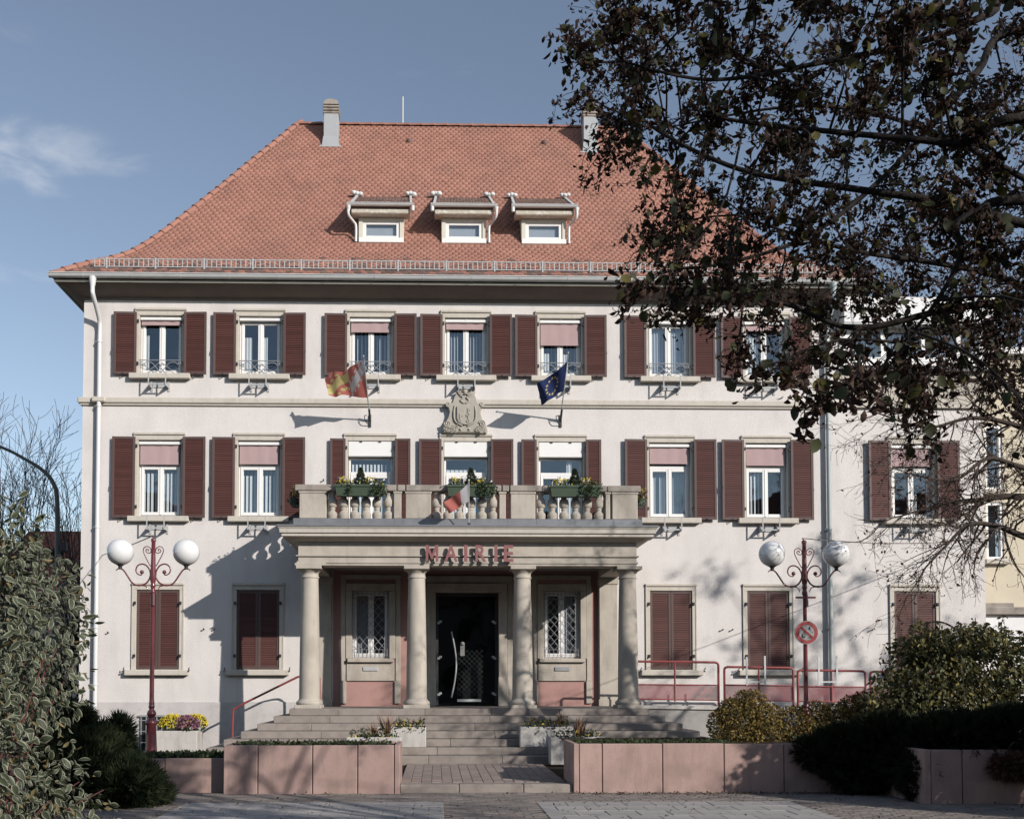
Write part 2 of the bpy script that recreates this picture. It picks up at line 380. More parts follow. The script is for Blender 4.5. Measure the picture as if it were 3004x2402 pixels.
        for i in range(k): out.setdefault(f2(i), set()).update(bb[i][2])
        return list(out.values())
    def build(s, name, mats, parent=None, kind=None, label=None):
        if name in SPLIT:
            last = None
            for isl in s.islands():
                m = MB(); idx = {}; 
                for i in sorted(isl): idx[i] = len(m.v); m.v.append(s.v[i])
                for f, a, b in zip(s.f, s.m, s.sm):
                    if f[0] in idx: m.f.append(tuple(idx[i] for i in f)); m.m.append(a); m.sm.append(b)
                last = m._link(name, mats, parent, kind, label)
            return last
        return s._link(name, mats, parent, kind, label)
    def _link(s, name, mats, parent=None, kind=None, label=None):
        me = bpy.data.meshes.new(name)
        me.from_pydata(s.v, [], s.f)
        for m in (mats if isinstance(mats, (list, tuple)) else [mats]): me.materials.append(m)
        me.polygons.foreach_set('material_index', s.m)
        me.polygons.foreach_set('use_smooth', s.sm)
        me.update()
        return put(name, me, parent, kind, label)

def put(name, me, parent=None, kind=None, label=None):
    o = bpy.data.objects.new(name, me); COL.objects.link(o)
    if parent is not None:
        o.parent = parent
        o.matrix_parent_inverse = wm(parent).inverted()
    if kind: o['kind'] = kind
    if label: o['label'] = label
    return o
def wm(o):
    m = o.matrix_basis.copy()
    while o.parent is not None:
        m = o.parent.matrix_basis @ o.matrix_parent_inverse @ m; o = o.parent
    return m
def thing(name, label, cat, loc=(0,0,0), group=None):
    o = bpy.data.objects.new(name, None); COL.objects.link(o)
    o.empty_display_size = 0.2
    o.location = loc; return tag(o, label, cat, group)
def tag(o, label, cat, group=None):
    o['label'] = label; o['category'] = cat
    if group: o['group'] = group
    return o
def copy_tree(o, parent=None):
    c = o.copy(); COL.objects.link(c)
    if parent is not None:
        c.parent = parent; c.matrix_parent_inverse = o.matrix_parent_inverse.copy()
    for ch in list(o.children): copy_tree(ch, c)
    return c
def inst(name, me, parent, loc=(0,0,0), rz=0.0, rot=None, kind=None, scale=None):
    """one more object that shares the mesh of its like"""
    o = bpy.data.objects.new(name, me); COL.objects.link(o)
    o.parent = parent; o.matrix_parent_inverse = wm(parent).inverted()
    if rot is not None: o.matrix_basis = Matrix.Translation(loc) @ rot
    else: o.location = loc; o.rotation_euler = (0,0,rz)
    if scale is not None: o.scale = (scale,)*3
    if kind: o['kind'] = kind
    return o
def mesh_only(mb, name, mats):
    me = bpy.data.meshes.new(name); me.from_pydata(mb.v, [], mb.f)
    for m in (mats if isinstance(mats, (list, tuple)) else [mats]): me.materials.append(m)
    me.polygons.foreach_set('material_index', mb.m); me.polygons.foreach_set('use_smooth', mb.sm); me.update()
    return me
def np_mesh(name, V, F, mi, mats, smooth=False):
    """V (n,3), F (m,3 or 4), mi (m,)"""
    me = bpy.data.meshes.new(name); k = F.shape[1]
    me.vertices.add(len(V)); me.vertices.foreach_set('co', V.astype(np.float32).ravel())
    me.loops.add(F.size); me.loops.foreach_set('vertex_index', F.astype(np.int32).ravel())
    me.polygons.add(len(F)); me.polygons.foreach_set('loop_start', np.arange(0, F.size, k, dtype=np.int32))
    for m in mats: me.materials.append(m)
    me.polygons.foreach_set('material_index', mi.astype(np.int32))
    if smooth: me.polygons.foreach_set('use_smooth', np.ones(len(F), bool))
    me.update(calc_edges=True); me.validate()
    return me
def unit(a): return a/(np.linalg.norm(a, axis=-1, keepdims=True)+1e-9)
def frames(d, n):
    x = unit(d); z = unit(n - x*np.sum(n*x, -1, keepdims=True)); y = np.cross(z, x)
    return np.stack([x, y, z], -1)                 # columns are the axes
def scatter(tpls, pos, d, n, sc):
    """copies of leaf templates (verts, tris, mats) at pos, long axis d, face normal n, size sc"""
    M = frames(d, n); Vs = []; Fs = []; Ms = []; off = 0
    which = rng.integers(0, len(tpls), len(pos))
    for t, (tv, tf, tm) in enumerate(tpls):
        i = np.where(which == t)[0]
        if not len(i): continue
        v = np.einsum('nij,kj->nki', M[i], tv)*sc[i][:, None, None] + pos[i][:, None, :]
        f = tf[None]+(np.arange(len(i))*len(tv))[:, None, None]+off
        Vs.append(v.reshape(-1,3)); Fs.append(f.reshape(-1, tf.shape[1])); Ms.append(np.tile(tm, len(i))); off += len(i)*len(tv)
    return np.concatenate(Vs), np.concatenate(Fs), np.concatenate(Ms)

def leaf_tpl(w=0.5, fold=0.12, curl=0.0, mids=(0,), edge=None, tip=1.0, twist=0.0):
    """a leaf one unit long: two rows of faces either side of the midrib, curled along its length"""
    st = [(0, 0.02), (0.22, 0.85), (0.5, 1.0), (0.78, 0.62), (1.0, 0.02)]
    v = []; 
    for t, ww in st:
        a = curl*t; cx = t*math.cos(a*.5); cz = t*math.sin(a*.5)*1.0
        h = w*.5*ww
        tw = twist*t
        for sgn in (-1, -0.72, 0, 0.72, 1):
            yy = h*sgn; zz = cz+abs(sgn)*h*fold*2
            v.append((cx, yy*math.cos(tw)-0*math.sin(tw), zz+yy*math.sin(tw)))
    f = []; m = []
    for i in range(4):
        for j in range(4):
            a = i*5+j; f += [(a, a+5, a+6), (a, a+6, a+1)]
            mm = edge if (edge is not None and (j in (0, 3))) else 0
            m += [mm, mm]
    return np.array(v, float), np.array(f), np.array(m)
def leaf_simple(w=0.5, curl=0.0, fold=0.1, mi=0):
    st = [(0, 0.03), (0.35, 1.0), (0.7, 0.8), (1.0, 0.03)]
    v = []
    for t, ww in st:
        cx = t*math.cos(curl*t*.6); cz = t*math.sin(curl*t*.6); h = w*.5*ww
        v += [(cx, -h, cz+h*fold*2), (cx, 0, cz), (cx, h, cz+h*fold*2)]
    f = []
    for i in range(3):
        for j in range(2):
            a = i*3+j; f += [(a, a+3, a+4), (a, a+4, a+1)]
    return np.array(v, float), np.array(f), np.full(len(f), mi)
def spray_tpl(mi=0, k=5, w=0.10, spread=0.55):
    """a flat conifer spray: thin fingers fanning from a short stem"""
    v = []; f = []
    for j in range(k):
        a = (j-(k-1)/2)*spread/k*2; L = 1-abs(a)*.35; o = len(v); up = .12*math.sin(j*2.1)
        c, s_ = math.cos(a), math.sin(a)
        v += [(0.05*c, 0.05*s_-w*.3, 0), (0.05*c, .05*s_+w*.3, 0), (L*.6*c-s_*w*.5, L*.6*s_+c*w*.5, up*.6), (L*c, L*s_, up), (L*.6*c+s_*w*.5, L*.6*s_-c*w*.5, up*.6)]
        f += [(o, o+1, o+2), (o, o+2, o+4), (o+4, o+2, o+3)]
    return np.array(v, float), np.array(f), np.full(len(f), mi)
def sphere_dirs(n):
    return unit(rng.normal(size=(n,3)))
def blob_points(blobs, n, shell=0.35):
    """points in a set of ellipsoids (cx,cy,cz,rx,ry,rz), denser towards the skin; outward normals too"""
    vol = np.array([(b[3]*b[4]*b[5])**.72 for b in blobs]); w = vol/vol.sum()
    k = rng.choice(len(blobs), n, p=w); B = np.array(blobs)[k]
    d = sphere_dirs(n); r = (1-shell*rng.random(n)**1.5)[:, None]
    return B[:, :3]+d*B[:, 3:6]*r, unit(d/B[:, 3:6])
def limb_mesh(name, lines, mats, parent=None, sides=6, kind=None):
    """lines: (points, radii)"""
    mb = MB()
    for p, r in lines: mb.tube(p, r, sides if r[0] > .012 else (4 if r[0] > .004 else 3), cap=False)
    return mb.build(name, mats, parent, kind)
def smooth_path(p, k=4):
    p = [np.array(q, float) for q in p]; out = []
    for i in range(len(p)-1):
        a = p[max(i-1,0)]; b = p[i]; c = p[i+1]; d = p[min(i+2,len(p)-1)]
        for j in range(k):
            t = j/k
            out.append(.5*((2*b)+(-a+c)*t+(2*a-5*b+4*c-d)*t*t+(-a+3*b-3*c+d)*t**3))
    out.append(p[-1]); return out
def spiral(cx, cz, r0, r1, a0, a1, y, n=14):
    return [(cx+(r0+(r1-r0)*i/n)*math.cos(a0+(a1-a0)*i/n), y, cz+(r0+(r1-r0)*i/n)*math.sin(a0+(a1-a0)*i/n)) for i in range(n+1)]

# ================================================================== the ground
def sheet(name, x0, x1, y0, y1, z, m, kind='structure'):
    mb = MB(); mb.quad((x0,y0,z),(x1,y0,z),(x1,y1,z),(x0,y1,z)); return mb.build(name, m, None, kind)
sheet('ground', -600, 600, -300, 1200, -0.03, ASPH)

def paved(parent, name, me, spots, limit=300):
    """each piece an object; beyond the limit the farthest go into one mesh"""
    spots = sorted(spots, key=lambda p: (p[0]-CAM[0])**2+(p[1]-CAM[1])**2)
    for x, y, z, dz in spots[:limit]:
        o = inst(name, me, parent, (x, y, z+dz), 0)
        o.rotation_euler = (random.gauss(0,.004), random.gauss(0,.004), random.gauss(0,.004))
    rest = spots[limit:]
    if rest:
        tv = np.array([v.co[:] for v in me.vertices]); tf = [tuple(p.vertices) for p in me.polygons]
        mb = MB()
        for x, y, z, dz in rest: mb.add(tv+np.array((x,y,z+dz)), tf)
        mb.build(name+'s', me.materials[0], parent, 'stuff')
def piece_mesh(name, w, d, h, m, c=0.006):
    mb = MB(); mb.cbox(-w/2, w/2, -d/2, d/2, -h, 0, c); return mesh_only(mb, name, m)

plaza = MB(); plaza.quad((-9,-15.5,-0.012),(11,-15.5,-0.012),(11,-7.6,-0.012),(-9,-7.6,-0.012))
plaza = plaza.build('plaza', SOIL, None, 'structure')
def in_slab(x, y, m=0.0):
    return (-4.1-m < x < -0.59+m or 0.69-m < x < 4.2+m) and -12.13-m < y < -9.66+m
slab_me = piece_mesh('paving_slab', 0.385, 0.485, 0.05, SLAB, 0.006)
slabs = []; halfs = []
for x0, x1 in ((-4.1, -0.58), (0.69, 4.2)):
    nx = int((x1-x0)/0.39)
    for j in range(5):
        yc = -9.66-0.2475-j*0.495
        for i in range(nx):
            xc = x0+.195+i*.39 + (.195 if j % 2 else 0)
            if j % 2 and i == nx-1: continue
            slabs.append((xc, yc, 0.004, random.gauss(0,.0015)))
        if j % 2:
            for xh in (x0+.0975, x0+nx*.39-.0975): halfs.append((xh, yc, 0.004, random.gauss(0,.0015)))
paved(plaza, 'paving_slab', slab_me, slabs)
paved(plaza, 'paving_slab', piece_mesh('paving_slab', 0.19, 0.485, 0.05, SLAB, 0.006), halfs)
pav_me = piece_mesh('paver', 0.196, 0.096, 0.05, PAVER, 0.006)
pv = []
for j in range(int(4.1/0.1)):
    y = -8.40-j*0.1
    for i in range(int(13.0/.2)):
        x = -5.4+i*.2+(.1 if j % 2 else 0)
        if in_slab(x, y, 0.06) or (x > 5.9 and y > -9.95): continue
        pv.append((x, y, -0.002, random.gauss(0,.002)))
paved(plaza, 'paver', pav_me, pv)

# raised terrace between the planters, with its kerb
terr = MB(); terr.box(-1.235, 1.375, -8.06, -2.4, -0.02, 0.095); terr.box(-3.88, 5.45, -7.19, -2.45, -0.015, 0.088); terr = terr.build('terrace', SOIL, None, 'structure')
kb = MB()
for a, b in ((-1.233, -0.35), (-0.346, 0.62), (0.624, 1.373)):
    k = MB(); k.cbox(a, b, -8.36, -8.062, -0.02, 0.122, 0.014); k.build('kerb_stone', STEP, terr)
tp_me = piece_mesh('terrace_paver', 0.154, 0.236, 0.04, PAVER2, 0.005)
tp = []
for i in range(16):
    for j in range(17):
        tp.append((-1.16+i*.16, -7.92+j*.24+(.12 if i % 2 else 0), 0.12, random.gauss(0,.0015)))
paved(terr, 'terrace_paver', tp_me, [t for t in tp if t[1] < -4.22], 300)

gl = MB(); gl.quad((-14,-6.55,0.04),(-3.9,-6.55,0.04),(-3.9,3,0.04),(-14,3,0.04)); gl.build('lawn', mat('lawn_soil', (0.07,0.065,0.03), 0.95, 0.3, 9, bump=0.6, bscale=50, spec=0.1), None, 'structure')
gr = MB(); gr.quad((5.5,-6.2,0.04),(16,-6.2,0.04),(16,3,0.04),(5.5,3,0.04)); gr.build('garden_bed', SOIL, None, 'structure')

# ================================================================== town hall
TH = thing('town_hall', 'white three storey town hall with red hipped roof, brown shutters and columned portico', 'town hall', (0, 3, 0))
XL, XR = -8.86, 8.78
HOLES = []                                        # x0,x1,z0,z1 openings in the front wall
def holed_wall(mb, x0, x1, z0, z1, y, holes):
    xs = sorted({x0, x1, *[h[0] for h in holes], *[h[1] for h in holes]}); zs = sorted({z0, z1, *[h[2] for h in holes], *[h[3] for h in holes]})
    xs = [x for x in xs if x0 <= x <= x1]; zs = [z for z in zs if z0 <= z <= z1]
    for a, b in zip(xs, xs[1:]):
        for c, d in zip(zs, zs[1:]):
            mx_, mz = (a+b)/2, (c+d)/2
            if any(h[0] < mx_ < h[1] and h[2] < mz < h[3] for h in holes): continue
            mb.quad((a,y,c),(b,y,c),(b,y,d),(a,y,d))

# --- shutters: one mesh per size
SH = {}
def shutter_mesh(w, h):
    k = (round(w,3), round(h,3))
    if k in SH: return SH[k]
    mb = MB(); mb.mi = 1; st = 0.058
    mb.cbox(0, st, 0, .036, 0, h, .004); mb.cbox(w-st, w, 0, .036, 0, h, .004)
    mb.cbox(st, w-st, .001, .035, 0, st*1.05, .004); mb.cbox(st, w-st, .001, .035, h-st, h, .004)
    mb.mi = 0
    n = int((h-2.05*st)/0.042); p = (h-2.05*st)/n
    for i in range(n):
        z = st*1.05+p*i
        mb.add([(st,.004,z+.004),(w-st,.004,z+.004),(w-st,.022,z+p+.006),(st,.022,z+p+.006),(st,.012,z),(w-st,.012,z)],
               [(0,1,2,3),(0,4,5,1)])
    mb.quad((st,.030,st),(w-st,.030,st),(w-st,.030,h-st),(st,.030,h-st))
    SH[k] = mesh_only(mb, 'shutter', [SHUT, STILE]); return SH[k]

def cut_surround(mb, xc, w, z0, z1, s=0.10, lint=0.16, depth=0.20):
    xl, xr = xc-w/2, xc+w/2
    mb.cbox(xl-s, xl, -.022, depth, z0, z1, .006); mb.cbox(xr, xr+s, -.022, depth, z0, z1, .006)
    mb.cbox(xl-s, xr+s, -.0225, depth, z1+.0005, z1+lint-.05, .006)
    mb.cbox(xl-s-.012, xr+s+.012, -.055, .02, z1+lint-.0495, z1+lint+.015, .012)   # drip moulding
    mb.box(xl-s-.004, xl-s+.022, -.034, .01, z0, z1+lint-.05); mb.box(xr+s-.022, xr+s+.004, -.034, .01, z0, z1+lint-.05)
    HOLES.append((xl-s+.005, xr+s-.005, z0, z1+lint-.06))

def casement(part, xc, w, z0, z1, transom=0, low=0.12, y=0.13, mull=0.085):
    """white double casement; returns nothing, adds frame and panes"""
    xl, xr = xc-w/2, xc+w/2; f = MB(); o = .045; l = .062
    f.cbox(xl, xl+o, y, y+.07, z0, z1, .004); f.cbox(xr-o, xr, y, y+.07, z0, z1, .004)
    f.cbox(xl+o, xr-o, y+.001, y+.069, z0, z0+.05, .004); f.cbox(xl+o, xr-o, y+.001, y+.069, z1-.045, z1, .004)
    zt = z1-.045
    panes = []
    if transom:
        f.cbox(xl+o, xr-o, y-.012, y+.068, z1-transom-.04, z1-transom+.04, .005); zt = z1-transom-.04
        panes.append((xl+o, xr-o, z1-transom+.04, z1-.045))
    zb = z0+.05
    for a, b in ((xl+o, xc-.003), (xc+.003, xr-o)):
        f.cbox(a, a+l, y-.02, y+.05, zb, zt, .006); f.cbox(b-l, b, y-.02, y+.05, zb, zt, .006)
        f.cbox(a+l, b-l, y-.019, y+.05, zb, zb+low-.045, .006); f.cbox(a+l, b-l, y-.019, y+.05, zt-.065, zt, .006)
        panes.append((a+l, b-l, zb+low-.045, zt-.065))
    f.cbox(xc-.018, xc+.018, y-.032, y-.018, zb+.01, zt-.01, .004)
    f.build('window_frame', WHITE, part)
    for a, b, c, d in panes:
        p = MB(); p.quad((a-.01,y+.02,c-.01),(b+.01,y+.02,c-.01),(b+.01,y+.02,d+.01),(a-.01,y+.02,d+.01)); p.build('pane', GLASS, part)

def vblinds(part, x0, x1, z0, z1, m, step=0.085, w=0.05, ang=0.5, y=0.24, skip=0.0):
    mb = MB(); n = int((x1-x0)/step)
    for i in range(n):
        if random.random() < skip: continue
        x = x0+step*(i+.5); a = ang+random.gauss(0,.05); dx, dy = w/2*math.cos(a), w/2*math.sin(a)
        mb.quad((x-dx,y+dy,z0),(x+dx,y-dy,z0),(x+dx,y-dy,z1),(x-dx,y+dy,z1))
    mb.build('vertical_blind', m, part)
def curtain(part, x0, x1, z0, z1, y=0.23, m=None):
    mb = MB(); n = max(6, int((x1-x0)/.012)); V = []; Fc = []
    for i in range(n+1):
        x = x0+(x1-x0)*i/n; yy = y+.015*math.sin(i*1.1); V += [(x,yy,z0),(x,yy,z1)]
    for i in range(n): Fc.append((2*i,2*i+2,2*i+3,2*i+1))
    mb.add(V, Fc, True); mb.build('curtain', m or CURT, part)

def sill(part, xc, w, z0, wide=0.21, out=0.14):
    mb = MB(); mb.cbox(xc-w/2-wide, xc+w/2+wide, -out, .14, z0-.125, z0-.001, .012)
    mb.box(xc-w/2, xc+w/2, -.02, .13, z0-.001, z0+.012)
    return mb.build('sill', TRIM, part)
def bracket(part, xc, z0):
    mb = MB()
    for sx in (-.195, .195):
        mb.box(xc+sx-.012, xc+sx+.012, -.315, -.295, z0-.34, z0-.03)
        mb.box(xc+sx-.01, xc+sx+.01, -.294, -.0, z0-.338, z0-.315)
        mb.box(xc+sx-.022, xc+sx+.022, -.02, -.002, z0-.40, z0-.16)
        mb.add([(xc+sx-.004,-.28,z0-.316),(xc+sx-.004,-.02,z0-.316),(xc+sx-.004,-.02,z0-.16)], [(0,1,2)])
    mb.box(xc-.183, xc+.183, -.28, -.255, z0-.3145, z0-.285); mb.box(xc-.183, xc+.183, -.02, -.004, z0-.31, z0-.20)
    mb.build('flower_box_bracket', GALV, part)
def railing(part, xc, w, z0):
    mb = MB(); zt = z0+.33; y = -.01; h = w/2+.02
    mb.tube([(xc-h,y,zt),(xc+h,y,zt)], .011, 6)
    for s_ in (-1, 1):
        pts = spiral(xc+s_*(h-.07), zt-.075, .012, .045, math.pi*(.5 if s_ > 0 else .5), math.pi*(.5)+s_*-2.6*math.pi, y, 18)
        mb.tube(pts, .008, 5)
        mb.tube(smooth_path([(xc+s_*(h-.11),y,zt-.10),(xc+s_*.30,y,zt-.035),(xc+s_*.17,y,zt-.09),(xc+s_*.02,y,z0+.05)],5), .009, 5)
        mb.tube(smooth_path([(xc+s_*.42,y,z0+.13),(xc+s_*.27,y,z0+.10),(xc+s_*.12,y,z0+.20),(xc+s_*.03,y,zt-.05)],5), .008, 5)
        mb.tube(smooth_path([(xc+s_*.34,y,z0+.02),(xc+s_*.2,y,z0+.075),(xc+s_*.06,y,z0+.02)],5), .008, 5)
        mb.tube([(xc+s_*h,y,zt),(xc+s_*h,.05,zt)], .01, 5)
    mb.ball((xc,y-.005,z0+.20), .028, 8, 6); mb.ball((xc,y-.005,z0+.06), .02, 8, 6)
    mb.build('window_railing', GIRON, part)
def hinges(part, xs, zs):
    mb = MB()
    for x in xs:
        for z in zs:
            mb.box(x-.022, x+.022, -.062, -.022, z-.035, z+.03); mb.box(x-.012, x+.012, -.085, -.06, z-.05, z-.01)
    mb.build('shutter_hinge', IRON, part)
def open_shutters(part, xc, w, z0, z1, sw, gap=0.055):
    me = shutter_mesh(sw, z1-z0)
    for s_ in (-1, 1):
        x = xc+s_*(w/2+gap)-(sw if s_ < 0 else 0)
        o = inst('shutter', me, part, (x, -.098, z0))
        o.rotation_euler = (0, 0, s_*-.035 if s_ > 0 else .03)
    hinges(part, (xc-w/2-.035, xc+w/2+.035), (z0+.27, z1-.2))
    k = MB()
    for s_ in (-1, 1):
        k.tube([(xc+s_*(w/2+gap+sw*.55),-.02,z0-.02),(xc+s_*(w/2+gap+sw*.55),-.12,z0-.025),(xc+s_*(w/2+gap+sw*.55),-.125,z0+.03)], .009, 5)
        k.tube([(xc+s_*(w/2+gap+sw-.01),-.105,z0+(z1-z0)*.42),(xc+s_*(w/2+gap+sw+.0),-.11,z0+(z1-z0)*.36)], .01, 5)
    k.build('shutter_catch', IRON, part)
def blind(part, xc, w, z1, drop, cass=True):
    mb = MB()
    if cass:
        c = MB(); c.cbox(xc-w/2+.005, xc+w/2-.005, .005, .085, z1-.105, z1-.035, .01)
        c.box(xc-.004, xc+.004, .0, .006, z1-.075, z1-.02); c.build('blind_box', WHITE, part)
    if drop > 0:
        n = 10; V = []; Fc = []
        for i in range(n+1):
            x = xc-w/2+.03+(w-.08)*i/n; yy = .045+.006*math.sin(i*1.9)+.004*math.sin(i*4.1)
            V += [(x, yy, z1-.105-drop), (x, yy+.01, z1-.10)]
        for i in range(n): Fc.append((2*i,2*i+2,2*i+3,2*i+1))
        mb.add(V, Fc, True); mb.box(xc-w/2+.03, xc+w/2-.05, .036, .06, z1-.125-drop, z1-.104-drop)
        mb.build('roller_blind', BLIND, part)

COLX = [-7.08, -4.79, -2.22, 0.0, 2.21, 4.76, 7.03, 10.48]
W = 0.98
def win_part(parent):                              # the stone surround carries frame, panes, sill, shutters
    return None
def new_window(parent, xc, w, z0, z1, **k):
    mb = MB(); cut_surround(mb, xc, w, z0, z1, **k); return mb.build('window', TRIM, parent)

# top storey
drops2 = [0.09, 0.0, 0.22, 0.14, 0.50, 0.0, 0.12]
for i, xc in enumerate(COLX[:7]):
    z0, z1 = 8.79, 10.17
    p = new_window(TH, xc, W, z0, z1)
    casement(p, xc, W, z0, z1-.06)
    blind(p, xc, W, z1, drops2[i]); sill(p, xc, W, z0); bracket(p, xc, z0); railing(p, xc, W, z0)
    open_shutters(p, xc, W, z0-.02, z1+.06, .525)
    if i == 0: curtain(p, xc-.40, xc-.33, z0+.1, z0+.98)
    if i == 1: curtain(p, xc-.40, xc-.22, z0+.1, z0+.95); curtain(p, xc-.07, xc+.14, z0+.1, z0+.95)
    if i == 2: vblinds(p, xc-.45, xc+.45, z0+.1, z1-.1, CURTG, .09, .05, .9)
    if i == 2: vblinds(p, xc-.45, xc+.45, z0+.1, z1-.1, CURT, .26, .014, -.3, .22)
    if i == 3: vblinds(p, xc-.45, xc+.45, z0+.1, z1-.1, CURTG, .075, .055, -.9)
    if i == 4: curtain(p, xc-.40, xc-.24, z0+.1, z0+.62); curtain(p, xc+.05, xc+.2, z0+.1, z0+.6); vblinds(p, xc-.4, xc+.45, z0+.1, z1-.2, CURTG, .09, .05, 1.1, .30)
    if i == 5: curtain(p, xc-.42, xc+.42, z0+.1, z1-.1, .26, CURTG)
    if i == 6: curtain(p, xc-.42, xc-.1, z0+.1, z1-.3)
# first floor
drops1 = [0.44, 0.42, 0, 0, 0, 0.37, 0.40, 0.40]
AX = thing('annex_building', 'lower white annex with flat roof and ribbon windows at the right of the town hall', 'building', (10.5, 3, 0))
for i, xc in enumerate(COLX):
    if i in (2, 3, 4): continue
    z0, z1 = 5.48, 7.26; par = AX if i == 7 else TH
    p = new_window(par, xc, W, z0, z1)
    casement(p, xc, W, z0, z1-.06, transom=0.50); blind(p, xc, W, z1, drops1[i])
    sill(p, xc, W, z0); bracket(p, xc, z0); open_shutters(p, xc, W, z0-.04, z1+.06, .525)
    if i in (0, 1): vblinds(p, xc-.45, xc+.45, z0+.1, z0+(1.05 if i == 0 else 1.0), CURT, .09, .055, -.55); vblinds(p, xc-.45, xc+.45, z0+.1, z1-.1, CURTG, .09, .06, .5, .30)
    if i == 5: curtain(p, xc-.42, xc-.30, z0+.1, z0+1.0); curtain(p, xc-.20, xc-.05, z0+.1, z0+1.0); curtain(p, xc-.4, xc+.42, z0+.1, z1-.1, .32, CURTG)
    if i == 6: vblinds(p, xc-.42, xc-.02, z0+.1, z1-.3, CURT, .085, .045, -.3)
    if i == 7: curtain(p, xc+.12, xc+.19, z0+.1, z0+.62)
# balcony doors
for i in (2, 3, 4):
    xc = COLX[i]; z0, z1 = 5.02, 7.26
    p = new_window(TH, xc, 1.04, z0, z1, s=.09)
    bx = MB(); bx.cbox(xc-.515, xc+.515, .0, .10, z1-.36, z1-.002, .012); bx.build('shutter_box', WHITE, p)
    casement(p, xc, 1.02, z0, z1-.36, transom=0.38, low=.25)
    for sx in (-.22, .22):
        c = MB(); c.box(xc+sx-.03, xc+sx+.03, -.02, .0, z1-.03, z1-.01); c.build('awning_clip', IRON, p)
    open_shutters(p, xc, 1.04, 5.08, 7.30, .525 if i == 3 else .36, .05)
    if i == 2: vblinds(p, xc-.46, xc+.46, z0+.1, z1-.5, CURT, .085, .05, -.5)
    if i == 3: vblinds(p, xc-.46, xc+.30, z0+.1, z1-.62, CURT, .10, .085, -.2); curtain(p, xc-.44, xc-.2, z0+.1, z0+1.35, .3)
    if i == 4: curtain(p, xc+.16, xc+.28, z0+.1, z1-.4)
# ground floor, shutters closed
gme = shutter_mesh(.485, 1.80)
for i in (0, 1, 5, 6, 7):
    xc = COLX[i]; z0, z1 = 1.95, 3.79; par = AX if i == 7 else TH
    p = new_window(par, xc, W, z0, z1, lint=.15)
    for s_ in (0, 1):
        inst('shutter', gme, p, (xc-.4875+s_*.49, .005, z0+.025))
    bk = MB(); bk.box(xc-W/2, xc+W/2, .06, .08, z0, z1); bk.build('window_frame', WHITE, p)
    sill(p, xc, W, z0, .23)
    hinges(p, (xc-W/2-.03, xc+W/2+.03), (z0+.33, z1-.3))
    k = MB()
    for s_ in (-1, 1):
        x = xc+s_*(W/2+.25)
        k.tube([(x,-.02,z0+.0),(x,-.13,z0+.01),(x+.02,-.14,z0+.06)], .011, 5); k.ball((x,-.135,z0-.03), .022, 8, 6)
    k.build('shutter_catch', IRON, p)
# wall knobs left by the shutter stays
k = MB()
for x, z in ((-8.2,2.8),(-6.02,2.88),(-5.78,2.88),(5.95,2.88),(6.18,2.88),(9.45,2.88),(-3.3,6.33),(2.98,6.33),(-.98-.35,6.35)):
    k.tube([(x,.02,z),(x,-.06,z)], .012, 6); k.ball((x,-.07,z+.01), .02, 6, 5)
k.build('shutter_stay', IRON, TH)

# portico windows and door recess (openings)
PWX = (-2.2, 2.215)
for xc in PWX: HOLES.append((xc-.43, xc+.43, 2.22, 3.78))
HOLES.append((-.70, .745, 1.05, 3.74))
# front wall in two colours: stucco, and pink stone under the portico
pin = [(-2.98, 2.98, 1.2, 4.2)]
mb = MB()
holed_wall(mb, XL, XR, 1.22, 10.56, 0.0, HOLES+[(-3.06, 3.06, 1.2, 4.25)])
mb.quad((XL,0,0),(XL,12,0),(XL,12,10.8),(XL,0,10.8)); mb.quad((XR,12,0),(XR,0,0),(XR,0,10.8),(XR,12,10.8))
mb.quad((XR,12,0),(XL,12,0),(XL,12,10.8),(XR,12,10.8))
mb.build('wall', STUCCO, TH)
mb = MB(); holed_wall(mb, -3.06, 3.06, 1.10, 4.25, 0.0, [h for h in HOLES if abs(h[0]) < 3 and h[2] < 3])
mb.build('porch_wall', PINK, TH)
mb = MB(); mb.cbox(XL-.03, -3.4, -.03, .01, -.02, 1.222, .01); mb.cbox(3.4, XR, -.03, .01, -.02, 1.222, .01); mb.box(XL-.03, XL+.01, .01, 12, -.02, 1.222)
mb.build('plinth', PLINTH, TH)
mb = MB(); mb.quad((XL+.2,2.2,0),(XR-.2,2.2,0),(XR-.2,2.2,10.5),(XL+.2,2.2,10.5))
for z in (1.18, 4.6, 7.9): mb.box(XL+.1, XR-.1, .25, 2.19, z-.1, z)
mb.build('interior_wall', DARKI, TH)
# lower part of the wall stands a little proud under the string course
mb = MB(); mb.cbox(XL-.10, XR+.0, -.085, .0, 8.10, 8.235, .02)
mb.box(XL-.06, XR, -.045, .0, 8.06, 8.099); mb.box(XL-.10, XL, .0, 12, 8.10, 8.235)
mb.cbox(-8.62, -8.30, -.16, -.086, 8.105, 8.23, .03)
mb.build('string_course', TRIM, TH)

# --- basement window
bw = MB(); bw.box(-7.46, -6.35, -.04, -.028, .12, .90); bw.mi = 1
for i in range(10): bw.box(-7.43+i*.118, -7.405+i*.118, -.075, -.045, .14, .88)
for z in (.3, .55, .8): bw.box(-7.45, -6.36, -.07, -.05, z-.01, z+.01)
bw.box(-7.48, -6.33, -.09, -.03, .88, .92)
bw.build('basement_window', [BLACK, GIRON], TH)

